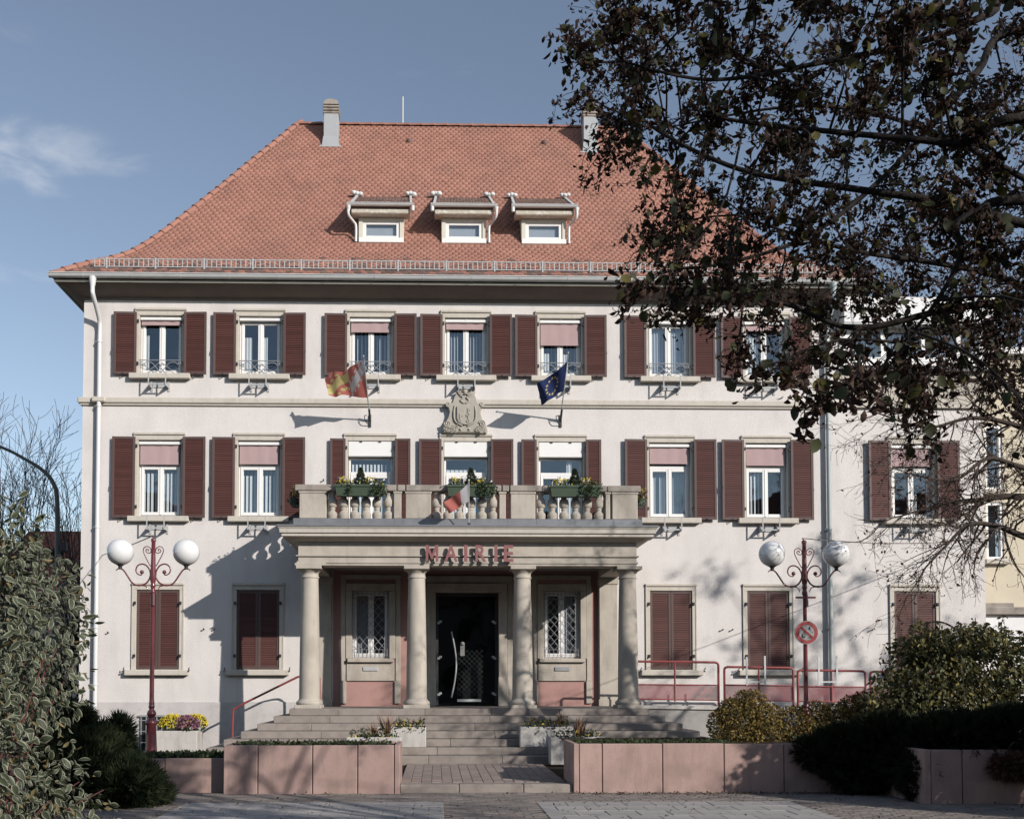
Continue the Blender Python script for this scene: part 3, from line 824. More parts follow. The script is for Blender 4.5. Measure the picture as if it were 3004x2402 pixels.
# --- roof: concave profile (inset a -> height)
PA = [0,.45,.85,1.25,1.56,1.9,2.2,2.6,2.984,3.7,4.46,5.95]; PH = [10.90,11.27,11.54,11.79,12.02,12.36,12.72,13.22,13.73,14.66,15.69,17.68]
KX = .797; EX, EY0 = 9.42, -.55; EYB = 12.55
_ys = np.linspace(0, 5.95, 60); _zs = np.interp(_ys, PA, PH)
for _ in range(3): _zs[1:-1] = (_zs[:-2]+2*_zs[1:-1]+_zs[2:])/4
def rz(a): return float(np.interp(a, _ys, _zs))
XM = -0.02
roof_mb = MB(); ring = []
AS = list(np.linspace(0, 5.95, 24))
for a in AS:
    ex = EX-KX*a; z = rz(a)-.035
    ring.append([(XM-ex, EY0+a, z), (XM+ex, EY0+a, z), (XM+ex, EYB-a*1.2, z), (XM-ex, EYB-a*1.2, z)])
V = [p for r_ in ring for p in r_]
Fc = [(4*i+j, 4*i+(j+1)%4, 4*i+4+(j+1)%4, 4*i+4+j) for i in range(len(ring)-1) for j in range(4)]
n_ = len(V); roof_mb.add(V, Fc+[(n_-4, n_-3, n_-2, n_-1)])
ROOF = roof_mb.build('roof', TILE_OLD, TH)
# arc length along the slope
sa = np.linspace(0, 5.95, 400); sz = np.array([rz(a) for a in sa]); ss = np.concatenate([[0], np.cumsum(np.hypot(np.diff(sa), np.diff(sz)))])
TW, EXPO = 0.157, 0.140
def tile_tpl(w, L):
    out = [(-w/2, L*.0+.05), (-w*.40, .018), (-w*.2, .002), (0, 0), (w*.2, .002), (w*.40, .018), (w/2, .05), (w/2, L), (-w/2, L)]
    top = [(x, y, .016*(1-y/L)+.014) for x, y in out]; bot = [(x, y, .016*(1-y/L)+.002) for x, y in out[:7]]
    v = np.array(top+bot, float)
    f = [tuple(range(9))]+[(i, i+9, i+10, i+1) for i in range(6)]
    return v, f
tv, tf = tile_tpl(TW-.006, .30)
tile_me = bpy.data.meshes.new('roof_tile'); tile_me.from_pydata([tuple(p) for p in tv], [], tf); tile_me.materials.append(TILE)
tile_old_me = bpy.data.meshes.new('roof_tile'); tile_old_me.from_pydata([tuple(p) for p in tv], [], tf); tile_old_me.materials.append(TILE_OLD)
DX = (-2.07, -.005, 1.992)                           # dormers
dorm_boxes = [(x-.58, x+.58, 1.58, 2.9) for x in DX]
chim_boxes = [(-3.86, -3.45, 4.68, 5.1), (3.43, 3.83, 4.58, 5.0)]
tv3 = np.array([(-TW/2+.002,.055,.031),(-TW*.4,.020,.031),(-TW*.2,.002,.031),(TW*.2,.002,.031),(TW*.4,.020,.031),(TW/2-.002,.055,.031),(TW/2-.002,.28,.012),(-TW/2+.002,.28,.012),
                (-TW/2+.002,.055,.014),(-TW*.4,.020,.014),(-TW*.2,.002,.014),(TW*.2,.002,.014),(TW*.4,.020,.014),(TW/2-.002,.055,.014)])
tq = np.array([(0,1,4,5),(1,2,3,4),(0,5,6,7),(0,8,9,1),(1,9,10,2),(2,10,11,3),(3,11,12,4),(4,12,13,5)])
nrow = int((ss[-1]-.05)/EXPO)+1
tile_pos, tile_rot = [], []
for r_ in range(nrow):
    s0 = r_*EXPO; a = float(np.interp(s0, ss, sa)); a2 = float(np.interp(s0+.16, ss, sa)); z = rz(a)
    tvec = np.array((0, a2-a, rz(a2)-z)); tvec /= np.linalg.norm(tvec); nv = np.cross((1,0,0), tvec)
    ex = EX-KX*a
    x = (math.ceil((XM-ex+.02)/TW)+(.5 if r_ % 2 else 0))*TW
    while x < XM+ex-.02:
        y = EY0+a
        if not any(b[0]+.05 < x < b[1]-.05 and b[2]-.1 < y < b[3]-.05 for b in dorm_boxes+chim_boxes):
            tile_pos.append((x, y-.0, z-.03)); tile_rot.append((tvec, nv, r_))
        x += TW
cnt = 0; restp = []; restt = []
for p, (tvec, nv, r_) in zip(tile_pos, tile_rot):
    if r_ in (1, 2, 3) and cnt < 300 and p[0] < 8.5:
        M = Matrix(((1, tvec[0], nv[0]), (0, tvec[1], nv[1]), (0, tvec[2], nv[2]))).to_4x4() @ Matrix.Rotation(random.gauss(0,.015), 4, 'Z')
        inst('roof_tile', tile_old_me if random.random() < .55 else tile_me, ROOF, p, rot=M); cnt += 1
    else: restp.append(p); restt.append((tvec, nv, r_))
P_ = np.array(restp); T_ = np.array([t[0] for t in restt]); N_ = np.array([t[1] for t in restt])
an = rng.normal(0, .018, len(P_)); X_ = np.array([(1.,0,0)])*np.cos(an)[:,None]+T_*np.sin(an)[:,None]; Y_ = T_*np.cos(an)[:,None]-np.array([(1.,0,0)])*np.sin(an)[:,None]
lift = rng.normal(0, .0018, len(P_))
VV = P_[:,None,:]+tv3[None,:,0:1]*X_[:,None,:]+tv3[None,:,1:2]*Y_[:,None,:]+(tv3[None,:,2:3]+lift[:,None,None])*N_[:,None,:]
FF = (tq[None]+(np.arange(len(P_))*14)[:,None,None]).reshape(-1,4)
rowi = np.array([t[2] for t in restt]); old = (rng.random(len(P_)) < np.clip(.80-rowi*.06, 0, 1)).astype(int)
put('roof_tiles', np_mesh('roof_tiles', VV.reshape(-1,3), FF, np.repeat(old, 8), [TILE, TILE_OLD]), ROOF, 'stuff')
# hip and ridge caps
cap = MB(); n = 8; Lc = .40
Vc = []
for t, rr in ((0, .115), (.06, .105), (1, .082)):
    for k in range(n+1):
        a = math.pi*(k/n); Vc.append((t*Lc, rr*math.cos(a), rr*math.sin(a)))
for k in range(n+1): a = math.pi*k/n; Vc.append((0, .09*math.cos(a), .09*math.sin(a)))
Fc = [(i*(n+1)+k, (i+1)*(n+1)+k, (i+1)*(n+1)+k+1, i*(n+1)+k+1) for i in range(2) for k in range(n)]+[(3*(n+1)+k, k, k+1, 3*(n+1)+k+1) for k in range(n)]
cap.add(Vc, Fc, True); cap_me = mesh_only(cap, 'ridge_tile', TILE)
def cap_line(pts):
    pts = [np.array(p) for p in pts]; seg = [np.linalg.norm(b-a) for a, b in zip(pts, pts[1:])]; cs = np.concatenate([[0], np.cumsum(seg)])
    s0 = 0
    while s0 < cs[-1]-.15:
        p = np.array([np.interp(s0, cs, [q[i] for q in pts]) for i in range(3)]); q = np.array([np.interp(min(s0+.36, cs[-1]), cs, [t[i] for t in pts]) for i in range(3)])
        d = q-p; d /= np.linalg.norm(d); y = np.cross((0,0,1), d); y /= np.linalg.norm(y); z = np.cross(d, y)
        M = Matrix((d, y, z)).transposed().to_4x4()
        inst('ridge_tile', cap_me, ROOF, tuple(p-z*.05), rot=M); s0 += .36
for s_ in (-1, 1): cap_line([(XM+s_*(EX-KX*a), EY0+a, rz(a)+.02) for a in AS])
cap_line([(XM+4.68, 5.4, 17.70), (XM-4.68, 5.4, 17.70)])
# roof vents
for x in (-1.447, 2.365):
    a = 4.80-EY0; v = MB(); v.lathe([(.10,0),(.09,.06),(.03,.10)], 0, 0, 10); o = put('roof_vent', mesh_only(v, 'roof_vent', TILE_OLD), ROOF)
    o.location = (x, 4.80, rz(a)); o.rotation_euler = (R(55), 0, 0)
    o.matrix_parent_inverse = wm(ROOF).inverted()
# eaves: cove soffit, fascia, gutter
so = MB(); secs = []
for t in np.linspace(0, 1, 7):
    o_ = .50*(1-t)**1.25; z = 10.58+.20*(1-t)**1.8 if t < 1 else 10.545
    x0, x1 = XL-o_, XR+o_
    secs.append([(x0,-o_,z),(x1,-o_,z),(x1,12+o_,z),(x0,12+o_,z)])
V = [p for s_ in secs for p in s_]
so.add(V, [(4*i+j, 4*i+4+j, 4*i+4+(j+1)%4, 4*i+(j+1)%4) for i in range(6) for j in range(4)])
so.box(XL-.02, XR+.02, -.035, -.0, 10.525, 10.56)
so.build('soffit', SOFFIT, TH)
fa = MB(); fa.box(XL-.515, XR+.515, -.515, -.485, 10.755, 10.80); fa.box(XL-.515, XL-.485, -.485, 12.5, 10.755, 10.80); fa.box(XR+.485, XR+.515, -.485, 12.5, 10.755, 10.80)
fa.build('fascia', CREAM, TH)
def gutter(name, parent, x0, x1, yb, zt, r, m=ZINC, joints=1.1, sides=False):
    mb = MB(); n = 8; V = []
    for x in (x0, x1):
        for k in range(n+1):
            a = math.pi+math.pi*k/n; V.append((x, yb-r+r*math.cos(a), zt+r*math.sin(a)*1.1))
    mb.add(V, [(k, k+1, n+2+k, n+1+k) for k in range(n)], True)
    V2 = [(x, yb-r+.85*r*math.cos(math.pi+math.pi*k/n), zt-.004+.9*r*math.sin(math.pi+math.pi*k/n)) for x in (x0, x1) for k in range(n+1)]
    mb.add(V2, [(k+1, k, n+1+k, n+2+k) for k in range(n)], True)
    mb.add(V[:n+1], [tuple(range(n+1))]); mb.add(V[n+1:], [tuple(range(n, -1, -1))])
    mb.tube([(x0, yb-2*r, zt), (x1, yb-2*r, zt)], r*.16, 6)
    x = x0+joints*.7
    while x < x1:
        mb.tube([(x, yb-r+1.03*r*math.cos(math.pi+math.pi*k/n), zt+1.13*r*math.sin(math.pi+math.pi*k/n)) for k in range(n+1)], r*.07, 4); x += joints
    return mb.build(name, m, parent)
gutter('gutter', TH, XL-.60, XR+.60, -.50, 10.905, .085)
def downpipe(x, ztop, zb, m, swan=True):
    mb = MB(); y = -.10; r = .05
    if swan: p = smooth_path([(x-.02,-.585,10.83),(x-.02,-.585,10.55),(x-.01,-.56,10.42),(x,-.22,10.10),(x,y,9.92),(x,y,9.6)], 5)
    else: p = [(x,y,ztop)]
    mb.tube(p+[(x,y,8.3),(x,y,zb)], r, 10)
    if swan: mb.lathe([(.055,10.62),(.085,10.80),(.09,10.84)], x-.02, -.585, 10)
    for z in (9.5, 8.0, 5.2, 2.9, 1.6): mb.lathe([(r+.012,z),(r+.012,z+.04)], x, y, 10); mb.box(x-.09, x-.04, y, .0, z, z+.03)
    mb.build('downpipe', m, TH)
downpipe(-8.46, 10.8, 0.1, PIPE); downpipe(8.46, 10.8, 0.1, PIPE_G)
# snow guard
sg = MB(); ys = -.15; zb = rz(ys-EY0); 
for z, h in ((zb+.02,.02), (zb+.20,.02)): sg.box(-8.60, 8.56, ys-.012, ys+.012, z, z+h)
n = int(17.1/.112)
for i in range(n+1):
    x = -8.58+i*.112; sg.box(x-.010, x+.010, ys-.008, ys+.008, zb+.04, zb+.20)
for i in range(16):
    x = -8.30+i*1.12; sg.box(x-.018, x+.018, ys-.03, ys-.013, zb-.06, zb+.235)
    sg.add([(x-.015,ys,zb+.2),(x+.015,ys,zb+.2),(x+.015,ys+.32,rz(ys+.32-EY0)+.03),(x-.015,ys+.32,rz(ys+.32-EY0)+.03)], [(0,1,2,3)])
sg.build('snow_guard', GALV, TH)
# mast on the ridge
mb = MB(); mb.tube([(-1.665,5.4,17.6),(-1.665,5.4,18.52)], .022, 8); mb.build('mast', ALU, TH)
# chimneys
def chimney(xc, y, w, zt):
    zb = rz(y-EY0)-.15
    mb = MB(); mb.cbox(xc-w/2, xc+w/2, y, y+.42, zb, zt-.36, .01); ch = mb.build('chimney', CHIM, TH)
    mb = MB(); mb.add([(xc-w/2-.04,y-.06,zb+.10),(xc+w/2+.04,y-.06,zb+.10),(xc+w/2+.005,y-.01,zb+.40),(xc-w/2-.005,y-.01,zb+.40)], [(0,1,2,3)])
    mb.box(xc-w/2-.10, xc+w/2+.10, y-.09, y-.055, zb+.06, zb+.10); mb.build('flashing', CHIM, ch)
    mb = MB()
    for i in range(3): mb.cbox(xc-w/2-.02, xc+w/2+.02, y-.02, y+.44, zt-.36+i*.085, zt-.30+i*.085, .012); mb.box(xc-w/2+.03, xc+w/2-.03, y+.03, y+.39, zt-.30+i*.085, zt-.275+i*.085)
    n = 8; V = []
    for yy in (y-.02, y+.44):
        for k in range(n+1): a = math.pi*k/n; V.append((xc-(w/2+.01)*math.cos(a), yy, zt-.105+.15*math.sin(a)**.7 if 0 < k < n else zt-.105))
    mb.add(V, [(k, k+1, n+2+k, n+1+k) for k in range(n)]+[tuple(range(n, -1, -1)), tuple(range(n+1, 2*n+2))])
    mb.build('chimney_cap', STONE_D, ch)
chimney(-3.652, 4.66, .41, 17.96); chimney(3.63, 4.55, .40, 17.90)
# dormers
def dormer(xc, pipe_side):
    y = 1.555; w = .56; zb = 12.60
    d = MB()
    d.mi = 0; d.cbox(xc-w, xc+w, y-.03, y+.04, zb+0.000, zb+0.125, .01)                    # apron
    d.mi = 1
    d.cbox(xc-w, xc-w+.10, y, y+.12, zb+0.125, zb+0.641, .005); d.cbox(xc+w-.10, xc+w, y, y+.12, zb+0.125, zb+0.641, .005)
    d.cbox(xc-w+.10, xc+w-.10, y, y+.12, zb+0.552, zb+0.641, .005)
    d.box(xc-w, xc-w+.06, y+.12, y+1.3, zb-.2, zb+0.845); d.box(xc+w-.06, xc+w, y+.12, y+1.3, zb-.2, zb+0.845)
    dm = d.build('dormer', [WHITE, CREAM], TH)
    f = MB(); o = .085
    f.cbox(xc-w+.10, xc-w+.10+o, y+.03, y+.09, zb+0.125, zb+0.552, .006); f.cbox(xc+w-.10-o, xc+w-.10, y+.03, y+.09, zb+0.125, zb+0.552, .006)
    f.cbox(xc-w+.10+o, xc+w-.10-o, y+.031, y+.089, zb+0.125, zb+0.191, .006); f.cbox(xc-w+.10+o, xc+w-.10-o, y+.031, y+.089, zb+0.476, zb+0.552, .006)
    f.build('window_frame', WHITE, dm)
    p = MB(); p.quad((xc-w+.18,y+.06,zb+0.178),(xc+w-.18,y+.06,zb+0.178),(xc+w-.18,y+.06,zb+0.490),(xc-w+.18,y+.06,zb+0.490)); p.build('pane', GLASS, dm)
    b = MB(); b.quad((xc-w+.07,y+.13,zb+0.089),(xc+w-.07,y+.13,zb+0.089),(xc+w-.07,y+.13,zb+0.623),(xc-w+.07,y+.13,zb+0.623)); b.build('curtain', CURTG, dm)
    e = MB(); e.cbox(xc-.735, xc+.735, y-.22, y+.13, zb+0.645, zb+0.765, .02); e.build('eaves_board', PEEL, dm)
    gutter('dormer_gutter', dm, xc-.83, xc+.82, y-.225, zb+0.859, .06, joints=.5)
    # pitched slab of tiles back to the main roof
    y0, z0 = y-.24, zb+0.828; y1 = 2.93; z1 = rz(y1-EY0)+.02
    sl = MB(); sl.add([(xc-.72,y0,z0),(xc+.72,y0,z0),(xc+.66,y1,z1),(xc-.66,y1,z1),(xc-.72,y0+.03,z0-.08),(xc+.72,y0+.03,z0-.08),(xc+.62,y1,z1-.2),(xc-.62,y1,z1-.2)],
                      [(0,1,2,3),(0,4,5,1),(1,5,6,2),(3,7,4,0)]); sl.build('dormer_roof', TILE_OLD, dm)
    Ls = math.hypot(y1-y0, z1-z0); tvec = np.array((0, y1-y0, z1-z0))/Ls; nv = np.cross((1,0,0), tvec)
    pp = []
    for r_ in range(int(Ls/.15)):
        for i in range(9):
            x = xc-.66+i*.16+(.08 if r_ % 2 else 0)
            if x > xc+.66: continue
            pp.append(np.array((x, y0, z0))+tvec*(r_*.15))
    pp = np.array(pp); VV = pp[:,None,:]+tv3[None,:,0:1]*.92*np.array((1.,0,0))+tv3[None,:,1:2]*tvec+tv3[None,:,2:3]*nv
    put('dormer_tiles', np_mesh('dormer_tiles', VV.reshape(-1,3), (tq[None]+(np.arange(len(pp))*14)[:,None,None]).reshape(-1,4), np.zeros(len(pp)*8), [TILE_OLD]), dm, 'stuff')
    g = MB()
    for s_ in (-1, 1):
        g.add([(xc+s_*.75-.03,y0,z0-.03),(xc+s_*.75+.03,y0,z0-.03),(xc+s_*.75+.03,y0,z0+.06),(xc+s_*.75-.03,y0,z0+.06),
               (xc+s_*.70-.03,y1,z1-.03),(xc+s_*.70+.03,y1,z1-.03),(xc+s_*.70+.03,y1,z1+.07),(xc+s_*.70-.03,y1,z1+.07)],
              [(0,1,2,3),(4,7,6,5),(0,4,5,1),(1,5,6,2),(2,6,7,3),(3,7,4,0)])
    g.build('verge_trim', ZINC, dm)
    c = MB()
    for s_ in (-1, 1):
        for q in range(3):
            c.ball((xc+s_*.70+(q-1)*.085, y1-.06+random.uniform(-.02,.02), z1+.07+random.uniform(-.01,.03)), .06+.02*random.random(), 8, 6, .8)
    c.build('cement_collar', mat('white_cement_%d' % (len(MATS)), (.66,.65,.63), .9, .1, 8, bump=.5, bscale=30), dm)
    x = xc+pipe_side*.79
    q = MB(); q.tube(smooth_path([(x,y-.28,zb+0.828),(x,y-.27,zb+0.587),(xc+pipe_side*.68,y-.1,zb+0.481),(xc+pipe_side*.625,y-.05,zb+0.392),(xc+pipe_side*.625,y-.05,zb+0.000)],5), .032, 8)
    q.lathe([(.03,zb+0.659),(.06,zb+0.801)], x, y-.28, 8)
    q.build('dormer_downpipe', PIPE, dm)
    q = MB(); q.tube([(xc-pipe_side*.79, y-.28, zb+0.828), (xc-pipe_side*.79, y-.27, zb+0.694)], .045, 8); q.build('gutter_outlet', PIPE, dm)
for x, s_ in zip(DX, (-1, 1, 1)): dormer(x, s_)

# ------------------------------------------------------------------ portico
PZ = 1.12                                          # podium level
PO = MB(); PO.cbox(-3.56, 3.50, -2.42, .0, 4.60, 4.92, .01); PO = PO.build('portico', STONE, TH)
colx = (-3.335, -1.10, 1.122, 3.345)
for i, x in enumerate(colx):
    mb = MB(); yc = -2.2
    mb.cbox(x-.275, x+.275, yc-.275, yc+.275, PZ-.002, PZ+.075, .01)
    mb.lathe([(.262,PZ+.075),(.275,PZ+.10),(.275,PZ+.125),(.262,PZ+.15),(.235,PZ+.165),(.222,PZ+.20)], x, yc, 28)
    prof = [(.215-.040*(t**1.7), PZ+.19+t*2.52) for t in np.linspace(0,1,14)]
    mb.lathe(prof, x, yc, 28)
    zt = PZ+.19+2.52
    mb.lathe([(.175,zt-.001),(.192,zt+.012),(.192,zt+.035),(.178,zt+.045),(.178,zt+.12),(.196,zt+.13),(.23,zt+.175),(.238,zt+.185)], x, yc, 28)
    mb.cbox(x-.265, x+.265, yc-.265, yc+.265, zt+.185, zt+.255, .008)
    mb.build('column', STONE, PO)
zt = PZ+.19+2.52+.255
en = MB()                                           # entablature beams: front and two returns
for (x0,x1,y0,y1) in ((-3.56,3.50,-2.42,-1.98),(-3.56,-3.12,-1.98,.0),(3.06,3.50,-1.98,.0)):
    en.cbox(x0, x1, y0, y1, zt, 4.275, .006); en.cbox(x0, x1, y0-.0, y1, 4.30, 4.60, .006)
en.box(-3.60, 3.54, -2.46, -1.9, 4.2755, 4.2995); en.box(-3.60,-3.10,-1.9,0,4.2755,4.2995); en.box(3.04,3.54,-1.9,0,4.2755,4.2995)
en.box(-3.62, -2.98, -2.46, -1.95, zt-.0005, zt+.05); en.box(-3.585, 3.525, -2.44, -1.96, zt+.05, zt+.085)
en.build('entablature', STONE, PO)
ce = MB(); ce.box(-3.2, 3.2, -2.0, .0, 4.30, 4.34); ce.build('porch_ceiling', mat('porch_ceiling_paint', (.20,.15,.14), .9, .08, 3), PO)
co = MB()
prof = [(0,4.58),(.10,4.60),(.16,4.64),(.30,4.66),(.30,4.72),(.335,4.725),(.345,4.80),(.36,4.82),(.38,4.85)]
for (o0,za),(o1,zb_) in zip(prof, prof[1:]):
    a = [(-3.56-o0,-2.42-o0,za),(3.50+o0,-2.42-o0,za),(3.50+o0,0,za),(-3.56-o0,0,za)]; b = [(-3.56-o1,-2.42-o1,zb_),(3.50+o1,-2.42-o1,zb_),(3.50+o1,0,zb_),(-3.56-o1,0,zb_)]
    co.add(a+b, [(0,1,5,4),(1,2,6,5),(3,0,4,7)])
co.build('cornice', TRIM, PO)
le = MB(); le.add([(-3.95,-2.81,4.851),(3.89,-2.81,4.851),(3.89,0,4.851),(-3.95,0,4.851),(-3.95,-2.81,4.885),(3.89,-2.81,4.885),(3.89,0,4.885),(-3.95,0,4.885)], [(0,1,5,4),(1,2,6,5),(3,0,4,7),(4,5,6,7),(3,2,1,0)])
le.cbox(-3.66, 3.60, -2.56, -2.18, 4.886, 5.055, .02); le.cbox(-3.66,-3.28,-2.18,0,4.886,5.053,.02); le.cbox(3.22,3.60,-2.18,0,4.886,5.053,.02)
for x in (-3.2,-2.5,-1.55,-1.36,-.8,.62,.80,1.4,2.2,3.0): le.box(x-.006, x+.006, -2.566, -2.5, 4.89, 5.05)
le.build('lead_flashing', LEAD, PO)
# balustrade
BA = MB(); rz0, rz1 = 5.625, 5.755
for a, b in ((-3.62,-2.62),(-2.61,-1.52),(-1.50,-1.34),(-1.32,.66),(.68,.82),(.84,1.5),(1.51,2.86),(2.87,3.57)):
    BA.cbox(a, b, -2.555, -2.185, rz0, rz1, .014)
BA.cbox(-3.62,-3.26,-2.184,-.02,rz0,rz1,.014); BA.cbox(3.21,3.57,-2.184,-.02,rz0,rz1,.014)
BA = BA.build('balustrade', STONE_D, TH)
mb = MB()
for a, b in ((-3.53,-2.97),(-1.575,-1.415),(-1.33,-.80),(.615,.755),(.855,1.37),(2.835,2.935),(2.975,3.51)):
    mb.cbox(a, b, -2.52, -2.22, 5.054, 5.624, .012); mb.cbox(a-.015, b+.015, -2.535, -2.21, 5.575, 5.6245, .01)
    p = MB()
for x in (-3.53, 3.21): mb.cbox(x, x+.30, -.30, -.0, 5.053, 5.624, .01)
mb.build('balustrade_pier', STONE, BA)
bz = 5.054; bh = .57
bp = [(.105,0),(.105,.03),(.112,.05),(.115,.10),(.10,.135),(.062,.165),(.055,.19),(.07,.20),(.07,.215),(.05,.225),(.085,.25),(.108,.275),(.112,.36),(.10,.40),(.068,.44),(.058,.50),(.075,.515),(.075,.53),(.10,.55),(.10,.57)]
b = MB(); b.lathe([(r_*.92, z) for r_, z in bp], 0, 0, 12); bal_me = mesh_only(b, 'baluster', STONE)
for x0, x1 in ((-2.97,-1.575),(-.80,.615),(1.37,2.835)):
    st = (x1-x0)/6
    for i in range(6): inst('baluster', bal_me, BA, (x0+st*(i+.5), -2.41, bz))
for x in (-3.38, 3.36):
    for i in range(6): inst('baluster', bal_me, BA, (x, -.50-i*.31, bz))
# pilasters behind the end columns, and the stone dressings of the porch wall
mb = MB()
for x in (-3.30, 3.28):
    mb.cbox(x-.21, x+.21, -.14, .0, PZ, zt-.08, .008); mb.cbox(x-.235, x+.235, -.165, .0, PZ, PZ+.16, .008); mb.cbox(x-.235, x+.235, -.165, .0, zt-.16, zt, .008)
mb.build('pilaster', STONE, PO)
for xc in PWX:
    mb = MB(); xl, xr = xc-.43, xc+.43
    for a, b in ((xl-.14,xl),(xr,xr+.14)): mb.cbox(a, b, -.05, .18, 2.21, 3.78, .008)
    mb.cbox(xl-.14, xr+.14, -.052, .18, 3.781, 3.95, .008)
    for a, b in ((xl-.26,xl-.145),(xr+.145,xr+.26)): mb.cbox(a, b, -.03, .0, 1.70, 4.05, .006)
    mb.cbox(xl-.26, xr+.26, -.031, .0, 4.051, 4.15, .006)
    mb.cbox(xl-.12, xr+.12, -.045, .0, 1.70, 2.125, .006)
    for a, b in ((xl-.26,xl-.125),(xr+.125,xr+.26)): mb.cbox(a, b, -.06, .0, 1.18, 1.698, .008)
    pw = mb.build('porch_window', STONE, TH)
    s_ = MB(); s_.cbox(xl-.10, xr+.10, -.13, .16, 2.127, 2.21, .012); s_.build('sill', STONE, pw)
    casement(pw, xc, .86, 2.21, 3.78, y=.10)
    curtain(pw, xc-.36, xc-.05, 2.3, 3.7, .25, CURTG) if xc < 0 else curtain(pw, xc+.08, xc+.3, 2.3, 3.7, .25, CURTG)
    g = MB(); y = -.012
    for z in (2.30, 2.42, 3.60, 3.70): g.tube([(xc-.42,y,z),(xc+.42,y,z)], .006, 4)
    for i in range(9): x = xc-.38+i*.095; g.tube([(x,y,2.25),(x,y,2.42)], .006, 4); g.tube([(x,y,3.60),(x,y,3.76)], .006, 4)
    for x in (xc-.42, xc-.32, xc+.32, xc+.42): g.tube([(x,y,2.25),(x,y,3.76)], .006, 4)
    x0, x1, z0, z1 = xc-.32, xc+.32, 2.42, 3.60; st = .16
    for s2 in (1, -1):
        c = -2.0
        while c < 2.0:
            t0 = None; pts = []
            for i in range(60):
                x = x0+(x1-x0)*i/59; z = (z0+z1)/2+s2*(x-xc)*1.15+c
                if z0 <= z <= z1: pts.append((x,y+.004*s2,z))
            if len(pts) > 1: g.tube([pts[0], pts[-1]], .0055, 4)
            c += st*1.25
    g.build('window_grille', GIRON, pw)
    m_ = MB(); m_.cbox(xc-.17, xc+.17, -.07, -.04, 1.93, 2.02, .006); m_.build('letter_slot', ALU if xc < 0 else GIRON, pw)
# entrance door
mb = MB()
for a, b in ((-.90,-.705),(.75,.945)): mb.cbox(a, b, -.10, .22, PZ, 3.74, .01); mb.cbox(a-.012, b+.012, -.12, .0, PZ, 1.78, .01)
mb.cbox(-.90, .945, -.1005, .22, 3.741, 3.95, .01); mb.cbox(-1.02, 1.065, -.06, .0, 3.951, 4.13, .012)
for a, b in ((-1.03,-.905),(.95,1.075)): mb.cbox(a, b, -.05, .0, PZ, 3.95, .008)
DO = mb.build('entrance', STONE, TH)
dz0, dz1 = 1.14, 3.72
mb = MB(); mb.box(-.70,-.64,.10,.16,dz0,dz1); mb.box(.68,.745,.10,.16,dz0,dz1); mb.box(-.64,.68,.101,.159,3.66,dz1)
mb.build('door_frame', IRON, DO)
mb = MB(); mb.quad((-.64,.125,dz0),(.68,.125,dz0),(.68,.125,3.66),(-.64,.125,3.66)); mb.build('glass_door', GLASSD, DO)
mb = MB()
for x, s_ in ((-.66,1),(.70,-1)):
    for z in (1.36, 2.20, 3.02):
        mb.box(min(x,x+s_*.06), max(x,x+s_*.06), .085, .10, z, z+.05); mb.box(min(x+s_*.04,x+s_*.10), max(x+s_*.04,x+s_*.10), .086, .101, z+.03, z+.08)
mb.build('door_hinge', ALU, DO)
mb = MB(); mb.tube(smooth_path([(-.335,.09,1.32),(-.26,.045,1.70),(-.225,.03,2.08),(-.26,.045,2.46),(-.335,.09,2.84)],6), .018, 8); mb.build('door_handle', ALU, DO)
mb = MB(); mb.box(-.13,-.03,.108,.114,2.28,2.58); mb.ball((-.08,.111,2.56), .05, 8, 6); mb.build('door_sign', mat('grey_notice', (.30,.29,.28), .6, .1, 12), DO)
g = MB()
for s2 in (1, -1):
    for k in range(-9, 12):
        pts = [(x, .115, 1.86+s2*(x-.08)+k*.118) for x in np.linspace(-.20,.40,40) if 1.34 <= 1.86+s2*(x-.08)+k*.118 <= 2.42]
        if len(pts) > 1: g.tube([pts[0], pts[-1]], .0035, 4)
g.build('door_lattice', mat('door_bars', (.06,.06,.06), .5, .1, 8), DO)
mb = MB(); mb.box(-.2,.35,.118,.123,1.22,1.28); mb.build('door_strip', ALU, DO)

# coat of arms between the balcony doors and the top windows
mb = MB(); cx = -.03; cz = 7.42
half = [(.0,1.02),(.12,1.02),(.20,.97),(.255,.86),(.29,.74),(.36,.69),(.40,.72),(.42,.66),(.385,.58),(.365,.50),(.40,.36),(.46,.26),(.515,.17),(.53,.06),(.50,.0),(.0,.0)]
poly = [(cx+x, cz+z) for x, z in half]+[(cx-x, cz+z) for x, z in half[-2:0:-1]]
mb.extrude_xz(poly[::-1], -.14, .0, .06)
AR = mb.build('coat_of_arms', ARMS, TH)
mb = MB(); sh = [(-.20,.62),(.20,.62),(.20,.34),(.16,.24),(.06,.20),(0,.185),(-.06,.20),(-.16,.24),(-.20,.34)]
mb.extrude_xz([(cx+.01+x, cz+z) for x, z in sh], -.185, -.13, .05)
for (a,b,c,d) in ((.06,.085,.46,.58),(.10,.115,.52,.545),(-.125,-.10,.33,.45),(-.075,-.05,.385,.40),(.03,.05,.39,.43),(.05,.08,.385,.405),(.065,.085,.33,.40)):
    mb.box(cx+a, cx+b, -.205, -.183, cz+c, cz+d)
for x, z in ((.07,.425),(-.12,.275),(.07,.275)): mb.tube([(cx+x+.032*math.cos(t), -.19, cz+z+.028*math.sin(t)) for t in np.linspace(0,6.3,13)], .011, 5)
mb.build('shield', ARMS, AR)
mb = MB()
